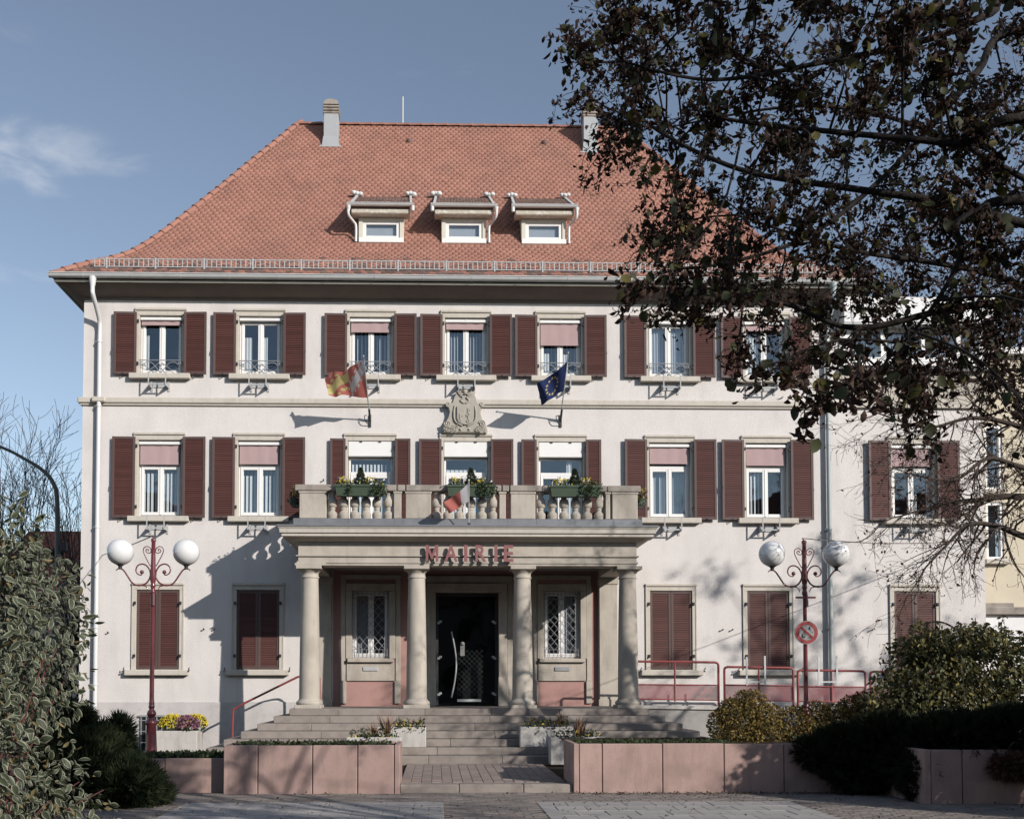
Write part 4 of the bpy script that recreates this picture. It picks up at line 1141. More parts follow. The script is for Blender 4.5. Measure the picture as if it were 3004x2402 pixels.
for s_ in (-1, 1):
    mb.tube(spiral(cx+s_*.085, cz+.95, .075, .015, math.pi*.5, math.pi*.5-s_*3.4*math.pi, -.155, 18), .02, 6)
    mb.tube(spiral(cx+s_*.385, cz+.67, .055, .01, -math.pi*.5, -math.pi*.5+s_*3*math.pi, -.14, 16), .022, 6)
    mb.tube(spiral(cx+s_*.40, cz+.22, .085, .015, math.pi*.9, math.pi*.9-s_*3.4*math.pi, -.15, 18), .02, 6)
    mb.tube(smooth_path([(cx+s_*.23,-.15,cz+.64),(cx+s_*.255,-.16,cz+.45),(cx+s_*.22,-.16,cz+.27),(cx+s_*.06,-.155,cz+.17)],5), .022, 6)
    for q in range(14):
        x = random.uniform(.16,.48); z = random.uniform(.03,.17); mb.tube([(cx+s_*x+.03*math.cos(t), -.145-.01*random.random(), cz+z+.028*math.sin(t)) for t in np.linspace(0,6.3,8)], .013, 4)
    mb.ball((cx+s_*.10,-.145,cz+.09), .035, 10, 6)
    mb.tube(smooth_path([(cx+s_*.02,-.15,cz+.70),(cx+s_*.10,-.155,cz+.76),(cx+s_*.04,-.16,cz+.83),(cx+s_*.11,-.15,cz+.87)],5), .018, 5)
mb.ball((cx,-.15,cz+.97), .06, 10, 8, 1.3)
mb.build('carved_scroll', ARMS, AR)

# --- MAIRIE lettering: a sign of six letters on the entablature
SG = thing('sign', 'raised rose red letters spelling MAIRIE on the stone entablature above the entrance', 'sign', (0, -2.45, 4.15))
m_ = MB(); m_.extrude_xz([(-.91+.26*x, 4.16+.345*z) for x, z in ((0,0),(.21,0),(.21,.62),(.44,.14),(.56,.14),(.79,.62),(.79,0),(1,0),(1,1),(.77,1),(.5,.42),(.23,1),(0,1))], -2.552, -2.512); m_.build('letter', LETTER, SG)
for ch, x0, x1 in (('A',-.52,-.25),('I',-.115,-.045),('R',.12,.345),('I',.515,.58),('E',.71,.91)):
    cu = bpy.data.curves.new('letter', 'FONT'); cu.body = ch; cu.extrude = .022; cu.offset = .017; cu.bevel_depth = .002; cu.size = 1
    tmp = bpy.data.objects.new('tmp', cu); COL.objects.link(tmp); bpy.context.view_layer.update()
    me = bpy.data.meshes.new_from_object(tmp.evaluated_get(bpy.context.evaluated_depsgraph_get()))
    bpy.data.objects.remove(tmp); bpy.data.curves.remove(cu)
    co_ = np.array([v.co[:] for v in me.vertices]); mn, mx_ = co_.min(0), co_.max(0)
    for v in me.vertices:
        c = v.co; v.co = (x0+(c[0]-mn[0])/(mx_[0]-mn[0])*(x1-x0), -2.515-(c[2]-mn[2])*.8, 4.16+(c[1]-mn[1])/(mx_[1]-mn[1])*.345)
    me.materials.clear(); me.materials.append(LETTER); me.name = 'letter'; put('letter', me, SG)
    
# ------------------------------------------------------------------ steps in front of the portico
ST = thing('front_steps', 'broad stone steps rising on three sides to the portico, seven risers', 'steps', (0, -3.4, 0.12))
RH = .1435; TD = .28
for i in range(7):
    top = PZ-RH*i; x0, x1 = -3.71-TD*i, 3.73+TD*i; y0 = -2.5-TD*i
    bot = top-RH if i < 6 else .05
    sp = [MB(), None]
    # front course in blocks
    cuts = [x0]; x = x0+random.uniform(.9,1.6)
    while x < x1-.8: cuts.append(x); x += random.uniform(1.3,1.9)
    cuts.append(x1)
    d = .42 if i < 6 else .36
    for a, b in zip(cuts, cuts[1:]):
        m_ = MB(); m_.cbox(a+.0015, b-.0015, y0, y0+d, bot+.002, top, .010); o = m_.build('step_block', STEP, ST)
    for xa, xb in ((x0, x0+d), (x1-d, x1)):          # side courses back to the wall
        m_ = MB(); m_.cbox(xa, xb, y0+d+.003, -.05, bot+.002, top-.0005, .010); m_.build('step_block', STEP, ST)
m_ = MB(); m_.box(-3.70, 3.72, -2.07, -.001, .3, PZ-.003); m_.build('landing', STEP, ST)

# handrail to the left of the portico
hr = MB()
hr.tube(smooth_path([(-5.16,-1.0,.42),(-5.15,-1.0,1.02),(-5.10,-1.0,1.09),(-4.98,-1.0,1.17)],5)+smooth_path([(-3.75,-1.0,1.78),(-3.5,-1.0,1.84),(-3.36,-1.0,1.84),(-3.28,-1.0,1.78),(-3.26,-1.0,1.70),(-3.26,-1.0,PZ)],5), .024, 8)
tag(hr.build('handrail', REDR), 'red tubular handrail climbing the steps to the left of the portico', 'handrail')

# ------------------------------------------------------------------ ramp and its railings on the right
RP = MB(); RP.add([(3.75,-1.55,.05),(9.3,-1.55,.05),(9.3,-.04,.05),(3.75,-.04,.05),(3.75,-1.55,1.12),(9.3,-1.55,1.04),(9.3,-.04,1.04),(3.75,-.04,1.12)], [(0,1,5,4),(1,2,6,5),(2,3,7,6),(3,0,4,7),(4,5,6,7)])
RP.mi = 1; RP.add([(3.74,-1.60,1.10),(9.3,-1.60,1.02),(9.3,-1.30,1.02),(3.74,-1.30,1.10),(3.74,-1.60,1.17),(9.3,-1.60,1.09),(9.3,-1.30,1.09),(3.74,-1.30,1.17)], [(0,1,5,4),(1,2,6,5),(2,3,7,6),(3,0,4,7),(4,5,6,7)])
tag(RP.build('ramp', [RAMPC, CONC]), 'grey concrete access ramp rising along the wall right of the portico', 'ramp')
MESH = mat('perforated_red_sheet', (.24,.075,.08), .5, .1, 5, spec=.4)
mn_ = MESH.node_tree; 
_t = mn_.nodes.new('ShaderNodeTexCoord'); _v = mn_.nodes.new('ShaderNodeTexVoronoi'); _v.inputs['Scale'].default_value = 62; _v.inputs['Randomness'].default_value = 0
_g = mn_.nodes.new('ShaderNodeMath'); _g.operation = 'GREATER_THAN'; _g.inputs[1].default_value = .40
_tr = mn_.nodes.new('ShaderNodeBsdfTransparent'); _ms = mn_.nodes.new('ShaderNodeMixShader')
mn_.links.new(_t.outputs['Object'], _v.inputs['Vector']); mn_.links.new(_v.outputs['Distance'], _g.inputs[0]); mn_.links.new(_g.outputs[0], _ms.inputs[0])
mn_.links.new(_tr.outputs[0], _ms.inputs[1]); mn_.links.new(mn_.nodes['Principled BSDF'].outputs[0], _ms.inputs[2]); mn_.links.new(_ms.outputs[0], mn_.nodes['Material Output'].inputs['Surface'])
def rail_panel(x0, x1, z0, z1, zm, label, flat=False):
    t = thing('railing', label, 'railing', ((x0+x1)/2, -1.45, z0), 'red railing panels along the ramp'); y = -1.45; dz = -.02
    f = MB(); r = .026
    f.tube([(x0,y,z0-.10)]+smooth_path([(x0,y,z1-.1),(x0+.01,y,z1-.03),(x0+.07,y,z1)],4)+smooth_path([(x1-.07,y,z1+dz),(x1-.01,y,z1-.03+dz),(x1,y,z1-.1+dz)],4)+[(x1,y,z0-.12)], r, 8)
    xm = (x0+x1)/2; f.tube([(xm,y,z0-.02),(xm,y,z1-.01)], .02, 6)
    f.tube([(x0,y,zm),(x1,y,zm+dz)], .018, 6); f.tube([(x0,y,z0+.03),(x1,y,z0+.03+dz)], .018, 6); f.build('rail_frame', REDR, t)
    s_ = MB(); s_.quad((x0+.02,y+.01,z0+.04),(x1-.02,y+.01,z0+.03),(x1-.02,y+.01,zm-.02+dz),(x0+.02,y+.01,zm-.01)); s_.build('mesh_panel', MESH, t)
    return t
rail_panel(3.55, 5.46, 1.27, 2.12, 1.62, 'red railing panel nearest the portico, running behind its right column')
rail_panel(5.59, 7.10, 1.25, 2.00, 1.61, 'red railing panel behind the round sign and golden shrubs')
rail_panel(7.20, 8.69, 1.22, 1.93, 1.58, 'red railing panel in front of the grey downpipe')
rail_panel(8.80, 10.3, 1.20, 1.90, 1.55, 'red railing panel half hidden by the weeping tree')
for x0, lb in ((6.07,'pair of grey metal uprights clamped to the railing behind the round sign'), (7.65,'pair of grey metal uprights clamped to the railing by the downpipe')):
    m_ = MB()
    for x in (x0, x0+.40): m_.box(x-.018, x+.018, -1.50, -1.478, 1.60, 2.24 if x == x0+.4 else 2.22)
    m_.box(x0, x0+.40, -1.499, -1.481, 1.66, 1.69)
    tag(m_.build('metal_bracket', ALU), lb, 'bracket', 'metal uprights on the ramp railing')

# ------------------------------------------------------------------ annex
mb = MB(); ah = [h for h in HOLES if h[0] > 9]
holed_wall(mb, XR, 12.16, 0.0, 8.10, .012, ah)
mb.quad((12.16,.012,0),(12.16,9,0),(12.16,9,8.1),(12.16,.012,8.1)); mb.build('wall', STUCCO, AX)
mb = MB(); mb.box(XR+.002, 12.2, -.075, .012, 8.10, 8.235); mb.build('string_course', TRIM, AX)
mb = MB(); mb.box(XR, 12.16, .05, 9, 8.235, 8.96); mb.box(XR, 12.2, -.03, .3, 8.78, 8.86)
mb.build('loggia_wall', BEIGE, AX)
mb = MB()
for i in range(9): mb.ball((9.25+i*.32, .05, 8.62), .05, 10, 6)
for i in range(7): mb.tube(spiral(9.45+i*.42, 8.5, .11, .02, 0, 9.5, .045, 14), .02, 5)
mb.build('carved_frieze', BEIGE, AX)
mb = MB(); mb.box(XR, 12.25, -.10, 9, 8.961, 9.04); mb.build('ledge', IRON, AX)
mb = MB(); mb.box(XR, 12.2, -.06, .1, 9.10, 9.29); mb.box(XR,12.2,.0,.08,9.041,9.10)
xs = [9.02, 9.80, 9.98, 10.76, 10.86, 11.56, 11.66, 12.2]
for a, b in ((8.78,9.05),(9.76,9.90),(10.72,10.80),(11.56,11.66),(12.1,12.2)): mb.box(a, b, -.04, .08, 9.291, 9.98)
mb.box(8.78, 12.2, .0, .08, 9.92, 9.985); mb.build('ribbon_window_frame', WHITE, AX)
for a, b in ((9.05,9.76),(9.90,10.72),(10.80,11.56),(11.66,12.1)):
    p = MB(); p.quad((a,.03,9.29),(b,.03,9.29),(b,.03,9.92),(a,.03,9.92)); p.build('pane', GLASS, AX)
m_ = MB(); m_.quad((XR,.3,9.2),(12.2,.3,9.2),(12.2,.3,10),(XR,.3,10)); 
for i in range(40): x = 8.85+i*.08; m_.box(x, x+.05, .20, .21, 9.29, 9.95)
m_.build('curtain', CURTG, AX)
mb = MB(); mb.box(XR+.0, 12.32, -.35, 9.2, 10.02, 10.62); mb.mi = 1; mb.box(XR, 12.3, -.33, .3, 9.986, 10.018); mb.build('roof_fascia', [WHW, ALU], AX)
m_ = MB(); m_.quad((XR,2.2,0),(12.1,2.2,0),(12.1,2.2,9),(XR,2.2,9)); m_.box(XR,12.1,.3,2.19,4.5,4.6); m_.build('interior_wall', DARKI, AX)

# ------------------------------------------------------------------ neighbours
YB = thing('ochre_house', 'ochre rendered house with a column of narrow windows at the right edge beyond the annex', 'house', (16, 5, 0))
yh = [(12.68,13.12,4.65,6.05),(12.68,13.12,6.35,7.95),(14.9,15.9,4.7,6.1)]
mb = MB(); holed_wall(mb, 12.15, 19, 3.3, 9.65, .9, yh); mb.quad((12.15,9,3),(12.15,.9,3),(12.15,.9,9.65),(12.15,9,9.65)); mb.build('wall', YELW, YB)
mb = MB(); mb.box(12.1, 19, .7, 9, 9.651, 9.80); mb.build('roof_edge', WHITE, YB)
for i, (a, b, c, d) in enumerate(yh):
    f = MB(); f.box(a, a+.07, .93, 1.05, c, d); f.box(b-.07, b, .93, 1.05, c, d); f.box(a+.07, b-.07, .931, 1.049, c, c+.07); f.box(a+.07, b-.07, .931, 1.049, d-.07, d)
    for x in (a, b): f.box(x-.002, x+.002, .9, 1.1, c, d)
    w_ = f.build('window', WHITE, YB)
    p = MB(); p.quad((a,1.0,c),(b,1.0,c),(b,1.0,d),(a,1.0,d)); p.build('pane', GLASS, w_)
    s_ = MB(); s_.cbox(a-.08, b+.10, .76, 1.0, c-.12, c-.002, .015); s_.build('sill', TRIM, w_)
    k = MB(); k.quad((a,1.3,c),(b,1.3,c),(b,1.3,d),(a,1.3,d)); k.build('curtain', CURTG, w_)
LW = thing('low_white_building', 'low bright white building with a grey ledge below the ochre house', 'building', (16, 2, 0))
mb = MB(); mb.box(12.18, 19, .55, 6, 0, 3.28); mb.build('wall', WHW, LW)
mb = MB(); mb.cbox(12.17, 19, .42, 6, 3.281, 3.46, .015); mb.box(12.2, 13.1, .5, .9, 3.461, 3.56); mb.build('ledge', STONE_D, LW)

HS = thing('red_roofed_house', 'distant house with a red tiled gable roof behind the bare trees on the left', 'house', (-16, 20, 0))
mb = MB(); mb.box(-18.5, -13.9, 17, 25, 0, 5.1); mb.build('wall', CREAM, HS)
mb = MB(); mb.add([(-18.9,16.6,4.9),(-13.6,16.6,4.9),(-13.6,25.4,4.9),(-18.9,25.4,4.9),(-18.2,21,8.2),(-14.9,21,8.2)], [(0,1,5,4),(1,2,5),(2,3,4,5),(3,0,4)]); mb.build('roof', mat('brick_red_roof', (.30,.115,.08), .85, .15, 3, spec=.2, bump=.3, bscale=20), HS)
w_ = MB(); w_.box(-15.2,-14.5,16.95,17.05,2.6,3.9); w_.build('window', BLACK, HS)
mb = MB()
p = smooth_path([(-11.19,5,0),(-11.19,5,4),(-11.22,5,6.6),(-11.34,5,7.2),(-11.62,5,7.55),(-12.1,5,7.86),(-12.85,5,8.23),(-14.4,5,8.75)], 5)
t = thing('street_lamp', 'tall grey street lamp with curved arm rising behind the variegated shrub on the left', 'street lamp', (-11.19, 5, 0))
mb.tube(p, list(np.linspace(.075, .035, len(p))), 10); mb.build('pole', POLE, t)
mb = MB(); mb.cbox(-15.1,-14.35,4.86,5.14,8.68,8.85,.04); mb.build('lamp_head', POLE, t)
mb = MB(); mb.cbox(-11.10,-10.94,4.9,5.1,5.3,5.55,.02); mb.build('control_box', IRON, t)
mb = MB(); mb.tube([(-14.25,14,0),(-14.30,14,4.2),(-14.56,14,6.3)], [.13,.12,.10], 8); mb.mi = 1; mb.ball((-14.45,14,6.42), .24, 8, 6, .7); mb.ball((-14.75,14,6.45), .16, 8, 6, .6)
tag(mb.build('wooden_post', [WOOD, BLACK]), 'leaning brown wooden post with a dark top beside the street lamp', 'post')
for x0, x1, yy, hw, lb in ((-46,-15,-40,10.4,'pale gabled house across the street, behind the camera to the left'), (-13,12,-44,7.6,'gabled house straight across the street, dimly mirrored in the glass door'), (14,46,-41,10.2,'gabled house across the street, behind the camera to the right')):
    OH = thing('opposite_house', lb, 'house', ((x0+x1)/2, yy-5, 0), 'houses across the street')
    m_ = MB(); m_.box(x0, x1, yy-10, yy, 0, hw); m_.build('wall', STONE_D, OH)
    m_ = MB(); m_.add([(x0-.5,yy-10.5,hw-.2),(x1+.5,yy-10.5,hw-.2),(x1+.5,yy+.5,hw-.2),(x0-.5,yy+.5,hw-.2),(x0+4,yy-5,hw+4.2),(x1-4,yy-5,hw+4.2)], [(0,1,5,4),(1,2,5),(2,3,4,5),(3,0,4)]); m_.build('roof', ROOFR, OH)
    for i in range(6):
        for z in (1.2, 4.4):
            xw = x0+2+i*(x1-x0-4)/5.5; m_ = MB(); m_.box(xw, xw+1.1, yy-.02, yy+.03, z, z+1.5); m_.build('window', BLACK, OH)

# ================================================================== planters of pink panels
def panel_row(par, xs, y, z1, t=.08, z0=-.02):
    for a, b in zip(xs, xs[1:]):
        m_ = MB(); m_.cbox(a+.005, b-.005, y+random.gauss(0,.002), y+t, z0, z1+random.gauss(0,.002), .010); m_.build('panel', PANEL, par)
def side_panel(par, x, y0, y1, z1, t=.08, z0=-.02):
    m_ = MB(); m_.cbox(x, x+t, y0, y1, z0, z1, .010); m_.build('panel', PANEL, par)
def soil(par, x0, x1, y0, y1, z):
    m_ = MB(); nx, ny = max(2,int((x1-x0)/.2)), max(2,int((y1-y0)/.2)); V = []
    for j in range(ny+1):
        for i in range(nx+1): V.append((x0+(x1-x0)*i/nx, y0+(y1-y0)*j/ny, z+random.uniform(-.02,.03)))
    m_.add(V, [(j*(nx+1)+i, j*(nx+1)+i+1, (j+1)*(nx+1)+i+1, (j+1)*(nx+1)+i) for j in range(ny) for i in range(nx)]); m_.build('soil', SOIL, par)
t = thing('planter', 'tall planter of pink stone panels on the left of the terrace', 'planter', (-2.5, -7.8, 0), 'pink panelled planters')
panel_row(t, [-3.85,-3.34,-2.53,-1.86,-1.315], -8.46, .715); side_panel(t, -1.312, -8.46, -7.3, .716); side_panel(t, -3.85, -8.37, -7.3, .714)
panel_row(t, [-3.76,-2.5,-1.32], -7.38, .714); soil(t, -3.78, -1.3, -8.4, -7.35, .67)
t = thing('planter', 'lower pink panelled planter at the left, behind the juniper', 'planter', (-6, -7.4, 0), 'pink panelled planters')
panel_row(t, [-8.5,-7.6,-6.7,-5.8,-4.78,-3.86], -8.2, .505); soil(t, -8.4, -3.87, -8.15, -6.5, .46)
t = thing('planter', 'long pink panelled planter on the right of the terrace, partly in shade', 'planter', (3.5, -7.8, 0), 'pink panelled planters')
panel_row(t, [1.452,1.80,2.71,3.64,4.55,5.46,5.96], -8.42, .73); side_panel(t, 1.37, -8.42, -7.2, .731); soil(t, 1.43, 6, -8.36, -6.1, .69)
t = thing('planter', 'nearest pink panelled planter at the right edge under the dark hedge', 'planter', (7.5, -9, 0), 'pink panelled planters')
panel_row(t, [6.052,6.49,7.4,8.3,9.2,10.2], -9.95, .73); side_panel(t, 5.97, -9.95, -8.43, .731); soil(t, 6.03, 10.1, -9.88, -6.1, .70)

# pale concrete troughs on the steps
def trough(x0, x1, y0, y1, z0, z1, label, cat='flower trough'):
    t = thing('concrete_trough', label, cat, ((x0+x1)/2, (y0+y1)/2, z0), 'pale concrete flower troughs')
    m_ = MB(); w = .045
    m_.cbox(x0, x1, y0, y0+w, z0, z1, .012); m_.cbox(x0, x1, y1-w, y1, z0, z1, .012)
    m_.cbox(x0, x0+w, y0+w, y1-w, z0, z1-.001, .01); m_.cbox(x1-w, x1, y0+w, y1-w, z0, z1-.001, .01)
    m_.build('trough', CONC, t)
    m_ = MB(); m_.box(x0+w, x1-w, y0+w, y1-w, z0+.02, z1-.05); m_.build('soil', SOIL, t)
    return t
T1 = trough(-2.36, -1.34, -4.62, -4.24, .122, .64, 'front trough of the left pair beside the tall left planter')
T2 = trough(-1.92, -.885, -3.89, -3.625, .404, .795, 'rear trough of the left pair standing on the steps')
T3 = trough(.93, 1.96, -3.89, -3.625, .404, .80, 'rear trough of the right pair standing on the steps')
T4 = trough(1.44, 2.47, -4.62, -4.24, .122, .635, 'front trough of the right pair behind the long right planter')
T5 = trough(-6.86, -5.90, -1.15, -.62, .05, .61, 'pale trough of chrysanthemums against the facade beside the left lamppost')

# ------------------------------------------------------------------ plants in general
LS = [leaf_simple(.5, c, f) for c, f in ((0,.1),(.8,.15),(-.6,.1),(1.4,.2))]
def leaf_mats(weights):
    """same templates with the material index drawn by weight"""
    out = []
    for m, w in enumerate(weights):
        for k in range(max(1, round(w*10))):
            c = random.uniform(-1,1.5); out.append(leaf_simple(random.uniform(.42,.62), c, random.uniform(.05,.25), m))
    return out
def foliage(parent, name, tpls, P, d, n, sc, mats):
    V, Fc, M = scatter(tpls, P, d, n, sc); return put(name, np_mesh(name, V, Fc, M, mats), parent, 'stuff')
def plant_leaves(parent, blobs, n, tpls, mats, size, up=.3, shell=.4, droop=0.0, name='foliage', rand=.8):
    P, nrm = blob_points(blobs, n, shell)
    d = unit(nrm*.6+sphere_dirs(n)*rand+np.array((0,0,up-droop)))
    nn = unit(nrm+sphere_dirs(n)*.7)
    return foliage(parent, name, tpls, P, d, nn, size*rng.uniform(.65,1.3,n), mats)
def stems(parent, base, blobs, n, r, m, name='stems', sag=.15):
    lines = []
    P, nr = blob_points(blobs, n, .6)
    for p in P:
        b = np.array(base)+rng.normal(0,.06,3)*np.array((1,1,0)); mid = (b+p)/2+rng.normal(0,.08,3)+np.array((0,0,sag))
        pts = smooth_path([b, mid, p], 4); lines.append((pts, list(np.linspace(r, r*.3, len(pts)))))
    return limb_mesh(name, lines, m, parent, 5)

def small_flowers(parent, x0, x1, y0, y1, z, n, mats, weights, size=.045, h=.16, name='plants'):
    P = np.stack([rng.uniform(x0,x1,n), rng.uniform(y0,y1,n), z+h*rng.random(n)**1.4], -1)
    d = unit(sphere_dirs(n)+np.array((0,-.3,.5))); foliage(parent, name, leaf_mats(weights), P, d, sphere_dirs(n)+np.array((0,-.5,.6)), size*rng.uniform(.6,1.4,n), mats)
def plume(parent, x, y, z, h, n=40):
    P = np.stack([x+rng.normal(0,.02,n), y+rng.normal(0,.02,n), np.full(n,z)], -1); d = unit(rng.normal(0,.22,(n,3))*np.array((1,1,.1))+np.array((0,0,1.)))
    foliage(parent, 'grass_plume', [leaf_simple(.05,.5,0)], P, d, sphere_dirs(n), h*rng.uniform(.6,1.2,n), [GRASSD])
for t, x0, x1, y0, y1, z in ((T1,-2.3,-1.4,-4.6,-4.26,.60),(T2,-1.5,-.92,-3.87,-3.64,.75),(T3,.98,1.9,-3.87,-3.64,.76),(T4,1.5,2.4,-4.6,-4.26,.59)):
    small_flowers(t, x0, x1, y0-.03, y1, z, 260, [L_GRND, P_YEL, L_GREEN], [.7,.1,.2], .05, .15)
    small_flowers(t, (x0+x1)/2-.25, (x0+x1)/2+.3, y0-.08, y1, z-.06, 160, [L_GRND, L_RED], [.6,.4], .05, .26)
plume(T1, -1.62, -4.4, .62, .42, 60); plume(T1, -1.85, -4.4, .62, .26, 50); plume(T4, 2.0, -4.4, .6, .40, 50); plume(T3, 1.75, -3.75, .78, .3, 40)
# chrysanthemum domes
def mum(x, y, z, r, m, label, name='chrysanthemum'):
    t = thing(name, label, 'flowers', (x, y, z), 'potted chrysanthemums')
    P, nr = blob_points([(x,y,z+r*.55,r,r*.8,r*.75)], 900, .12); k = nr[:,2] > -.35; P, nr = P[k], nr[k]
    foliage(t, 'blossoms', [leaf_simple(.7,.5,.1), leaf_simple(.6,-.4,.1)], P, unit(nr+sphere_dirs(len(P))*.9), nr+sphere_dirs(len(P))*.4, .052*rng.uniform(.7,1.2,len(P)), [m])
    P, nr = blob_points([(x,y,z+r*.45,r*.9,r*.72,r*.62)], 320, .3)
    foliage(t, 'leaves', LS, P, nr, sphere_dirs(len(P)), .06*np.ones(len(P)), [L_GRND])
mum(-6.48, -.95, .60, .27, P_YEL, 'round yellow chrysanthemum in the trough next to the left lamppost')
mum(-6.03, -.75, .62, .25, P_YEL, 'yellow chrysanthemum half hidden behind the mauve one')
mum(-6.16, -1.0, .60, .25, P_PUR, 'mauve chrysanthemum between the two yellow ones')

# flower boxes on the balcony rail
def flower_box(x0, x1, label):
    y0, y1, z0, z1 = -2.75, -2.56, 5.49, 5.72; t = thing('flower_box', label, 'flower box', ((x0+x1)/2, -2.7, z0), 'green flower boxes on the balcony')
    m_ = MB(); a = .035
    m_.add([(x0+a,y0+a,z0),(x1-a,y0+a,z0),(x1-a,y1,z0),(x0+a,y1,z0),(x0,y0,z1),(x1,y0,z1),(x1,y1,z1),(x0,y1,z1)], [(0,3,2,1),(0,1,5,4),(1,2,6,5),(2,3,7,6),(3,0,4,7),(4,5,6,7)])
    m_.cbox(x0-.012, x1+.012, y0-.012, y0+.02, z1-.045, z1+.004, .006)
    m_.build('box', GREENB, t)
    xm = (x0+x1)/2
    small_flowers(t, x0+.03, x1-.03, y0-.01, y1+.05, z1-.02, 420, [L_GRND, P_YEL, CURT, L_GREEN], [.55,.14,.05,.3], .05, .12)
    small_flowers(t, x0+.10, x0+.30, y0, y1, z1+.06, 60, [P_YEL, F_WHI], [.8,.2], .05, .10); small_flowers(t, x1-.40, x1-.18, y0, y1, z1+.04, 60, [P_YEL, F_WHI, L_GRND], [.5,.2,.3], .05, .12)
    small_flowers(t, x1-.22, x1+.03, y0-.05, y1, z1-.20, 150, [L_GRND, L_GREEN, F_WHI], [.6,.3,.1], .05, .22)
    for q in range(3):
        xx = random.uniform(x0+.1, x1-.1); small_flowers(t, xx-.04, xx+.04, y0-.05, y0-.02, z1-.18, 40, [L_GRND], [1], .045, .2)
    h = .33; n = 420; u = rng.random(n); ang = rng.random(n)*6.283; r_ = .10*(1-u)**.8
    P = np.stack([xm+r_*np.cos(ang), -2.64+r_*np.sin(ang), z1+u*h], -1); d = unit(np.stack([np.cos(ang)*.5, np.sin(ang)*.5, np.ones(n)], -1))
    foliage(t, 'small_conifer', [spray_tpl(0,3,.12)], P, d, sphere_dirs(n), .07*np.ones(n), [L_JUN])
flower_box(-2.77, -1.74, 'green flower box with small conifer on the left bay of the balcony')
flower_box(-.47, .52, 'green flower box with small conifer behind the red and white flag')
flower_box(1.66, 2.70, 'green flower box with small conifer on the right bay of the balcony')
for x, s_, lb in ((-3.70,-1,'trailing plant hung on the left end of the balcony'),(3.66,1,'trailing plant hung on the right end of the balcony')):
    t = thing('hanging_plant', lb, 'plant', (x, -2.0, 5.5)); m_ = MB(); m_.cbox(x-.07, x+.07, -2.2, -1.7, 5.40, 5.56, .01); m_.build('box', GREENB, t)
    small_flowers(t, x-.10, x+.10, -2.3, -1.65, 5.42, 200, [L_GRND, L_GREEN, P_YEL], [.6,.35,.05], .055, .28)
    small_flowers(t, x-.22 if s_ > 0 else x-.02, x+.05, -2.35, -2.1, 5.68, 50, [P_YEL, L_GRND], [.3,.7], .04, .10)

# ------------------------------------------------------------------ lampposts
def lamppost(x, y, label, extra=None):
    t = thing('lamppost', label, 'lamppost', (x, y, .45), 'oxblood lampposts with twin globes')
    m_ = MB()
    m_.lathe([(.105,.45),(.10,.50),(.09,.62),(.083,.80),(.075,.95),(.092,.97),(.097,1.0),(.092,1.03),(.055,1.06),(.05,1.09),(.07,1.12),(.076,1.15),(.066,1.18),(.042,1.21),(.04,1.235),(.05,1.25),(.05,1.27),(.042,1.28),(.047,1.31),(.040,1.34),
              (.038,1.40),(.030,3.08),(.033,3.09),(.045,3.11),(.045,3.14),(.034,3.16),(.033,3.19),(.042,3.21),(.042,3.24),(.033,3.26),(.045,3.30),(.045,3.40),(.040,3.55),(.036,3.72),(.032,3.94),(.041,3.955),(.041,3.985),(.03,4.0)], x, y, 16)
    m_.tube([(x,y,3.99),(x-.008,y,4.02),(x-.03,y,4.035)], .012, 6)
    m_.tube([(x+.02,y-.03,3.10),(x+.025,y-.045,2.90)], .022, 6)
    m_.build('post', REDP, t)
    K = .000828
    def Q(pts, s_): return [(x+s_*(1010-px)*K*(1), y, 4.0-(py-150)*K) for px, py in pts]
    for s_ in (-1, 1):
        m_ = MB()
        arm = [(280,790),(310,757),(370,748),(430,780),(500,880),(580,1000),(650,1062),(740,1075),(830,1060),(900,1010),(945,930),(958,850),(935,765),(875,685),(790,655),(710,685),(672,765),(695,840),(755,873),(795,862)]
        p = smooth_path(Q(arm, s_), 4); m_.tube(p, list(np.interp(np.arange(len(p)), [0,8,len(p)*.5,len(p)], [.006,.013,.015,.009])), 7)
        p = smooth_path(Q([(740,1075),(830,1083),(885,1112),(912,1185)], s_), 4); m_.tube(p, list(np.linspace(.014,.005,len(p))), 6)
        m_.ball(Q([(790,815)], s_)[0], .034, 12, 8); m_.ball(Q([(740,1075)], s_)[0], .020, 8, 6)
        p = smooth_path(Q([(955,700),(880,560),(820,430),(814,360),(850,318),(900,310),(950,345),(966,395),(945,437),(900,435),(862,400),(878,364),(910,366),(914,390),(898,394)], s_), 4)
        m_.tube(p, .008, 6); m_.build('scroll_arm', REDP, t)
        gx, gz = x+s_*.535, 3.776
        m_ = MB(); m_.lathe([(.030,3.495),(.032,3.535),(.036,3.55),(.075,3.575),(.088,3.585)], gx, y, 14); m_.build('globe_holder', IRON, t)
        m_ = MB(); m_.ball((gx,y,gz), .216, 32, 20); m_.build('globe', OPAL, t)
    return t
lamppost(-5.31, -7.0, 'oxblood lamppost with twin white globes at the left')
LP2 = lamppost(5.40, -7.0, 'oxblood lamppost with twin globes at the right, carrying the round sign')
m_ = MB(); m_.box(5.235, 5.565, -7.05, -7.03, 3.035, 3.065); m_.build('cross_bar', REDP, LP2)
t = thing('road_sign', 'round red ringed prohibition sign with a diagonal bar on the right lamppost', 'sign', (5.39, -7.08, 2.47))
def disc(m_, r0, r1, y, cx, cz, n=40):
    V = [(cx+r*math.cos(2*math.pi*k/n), y, cz+r*math.sin(2*math.pi*k/n)) for r in (r0, r1) for k in range(n)]
    m_.add(V, [(k, (k+1)%n, n+(k+1)%n, n+k) for k in range(n)])
cx, cz, y = 5.39, 2.47, -7.10
m_ = MB(); n = 40
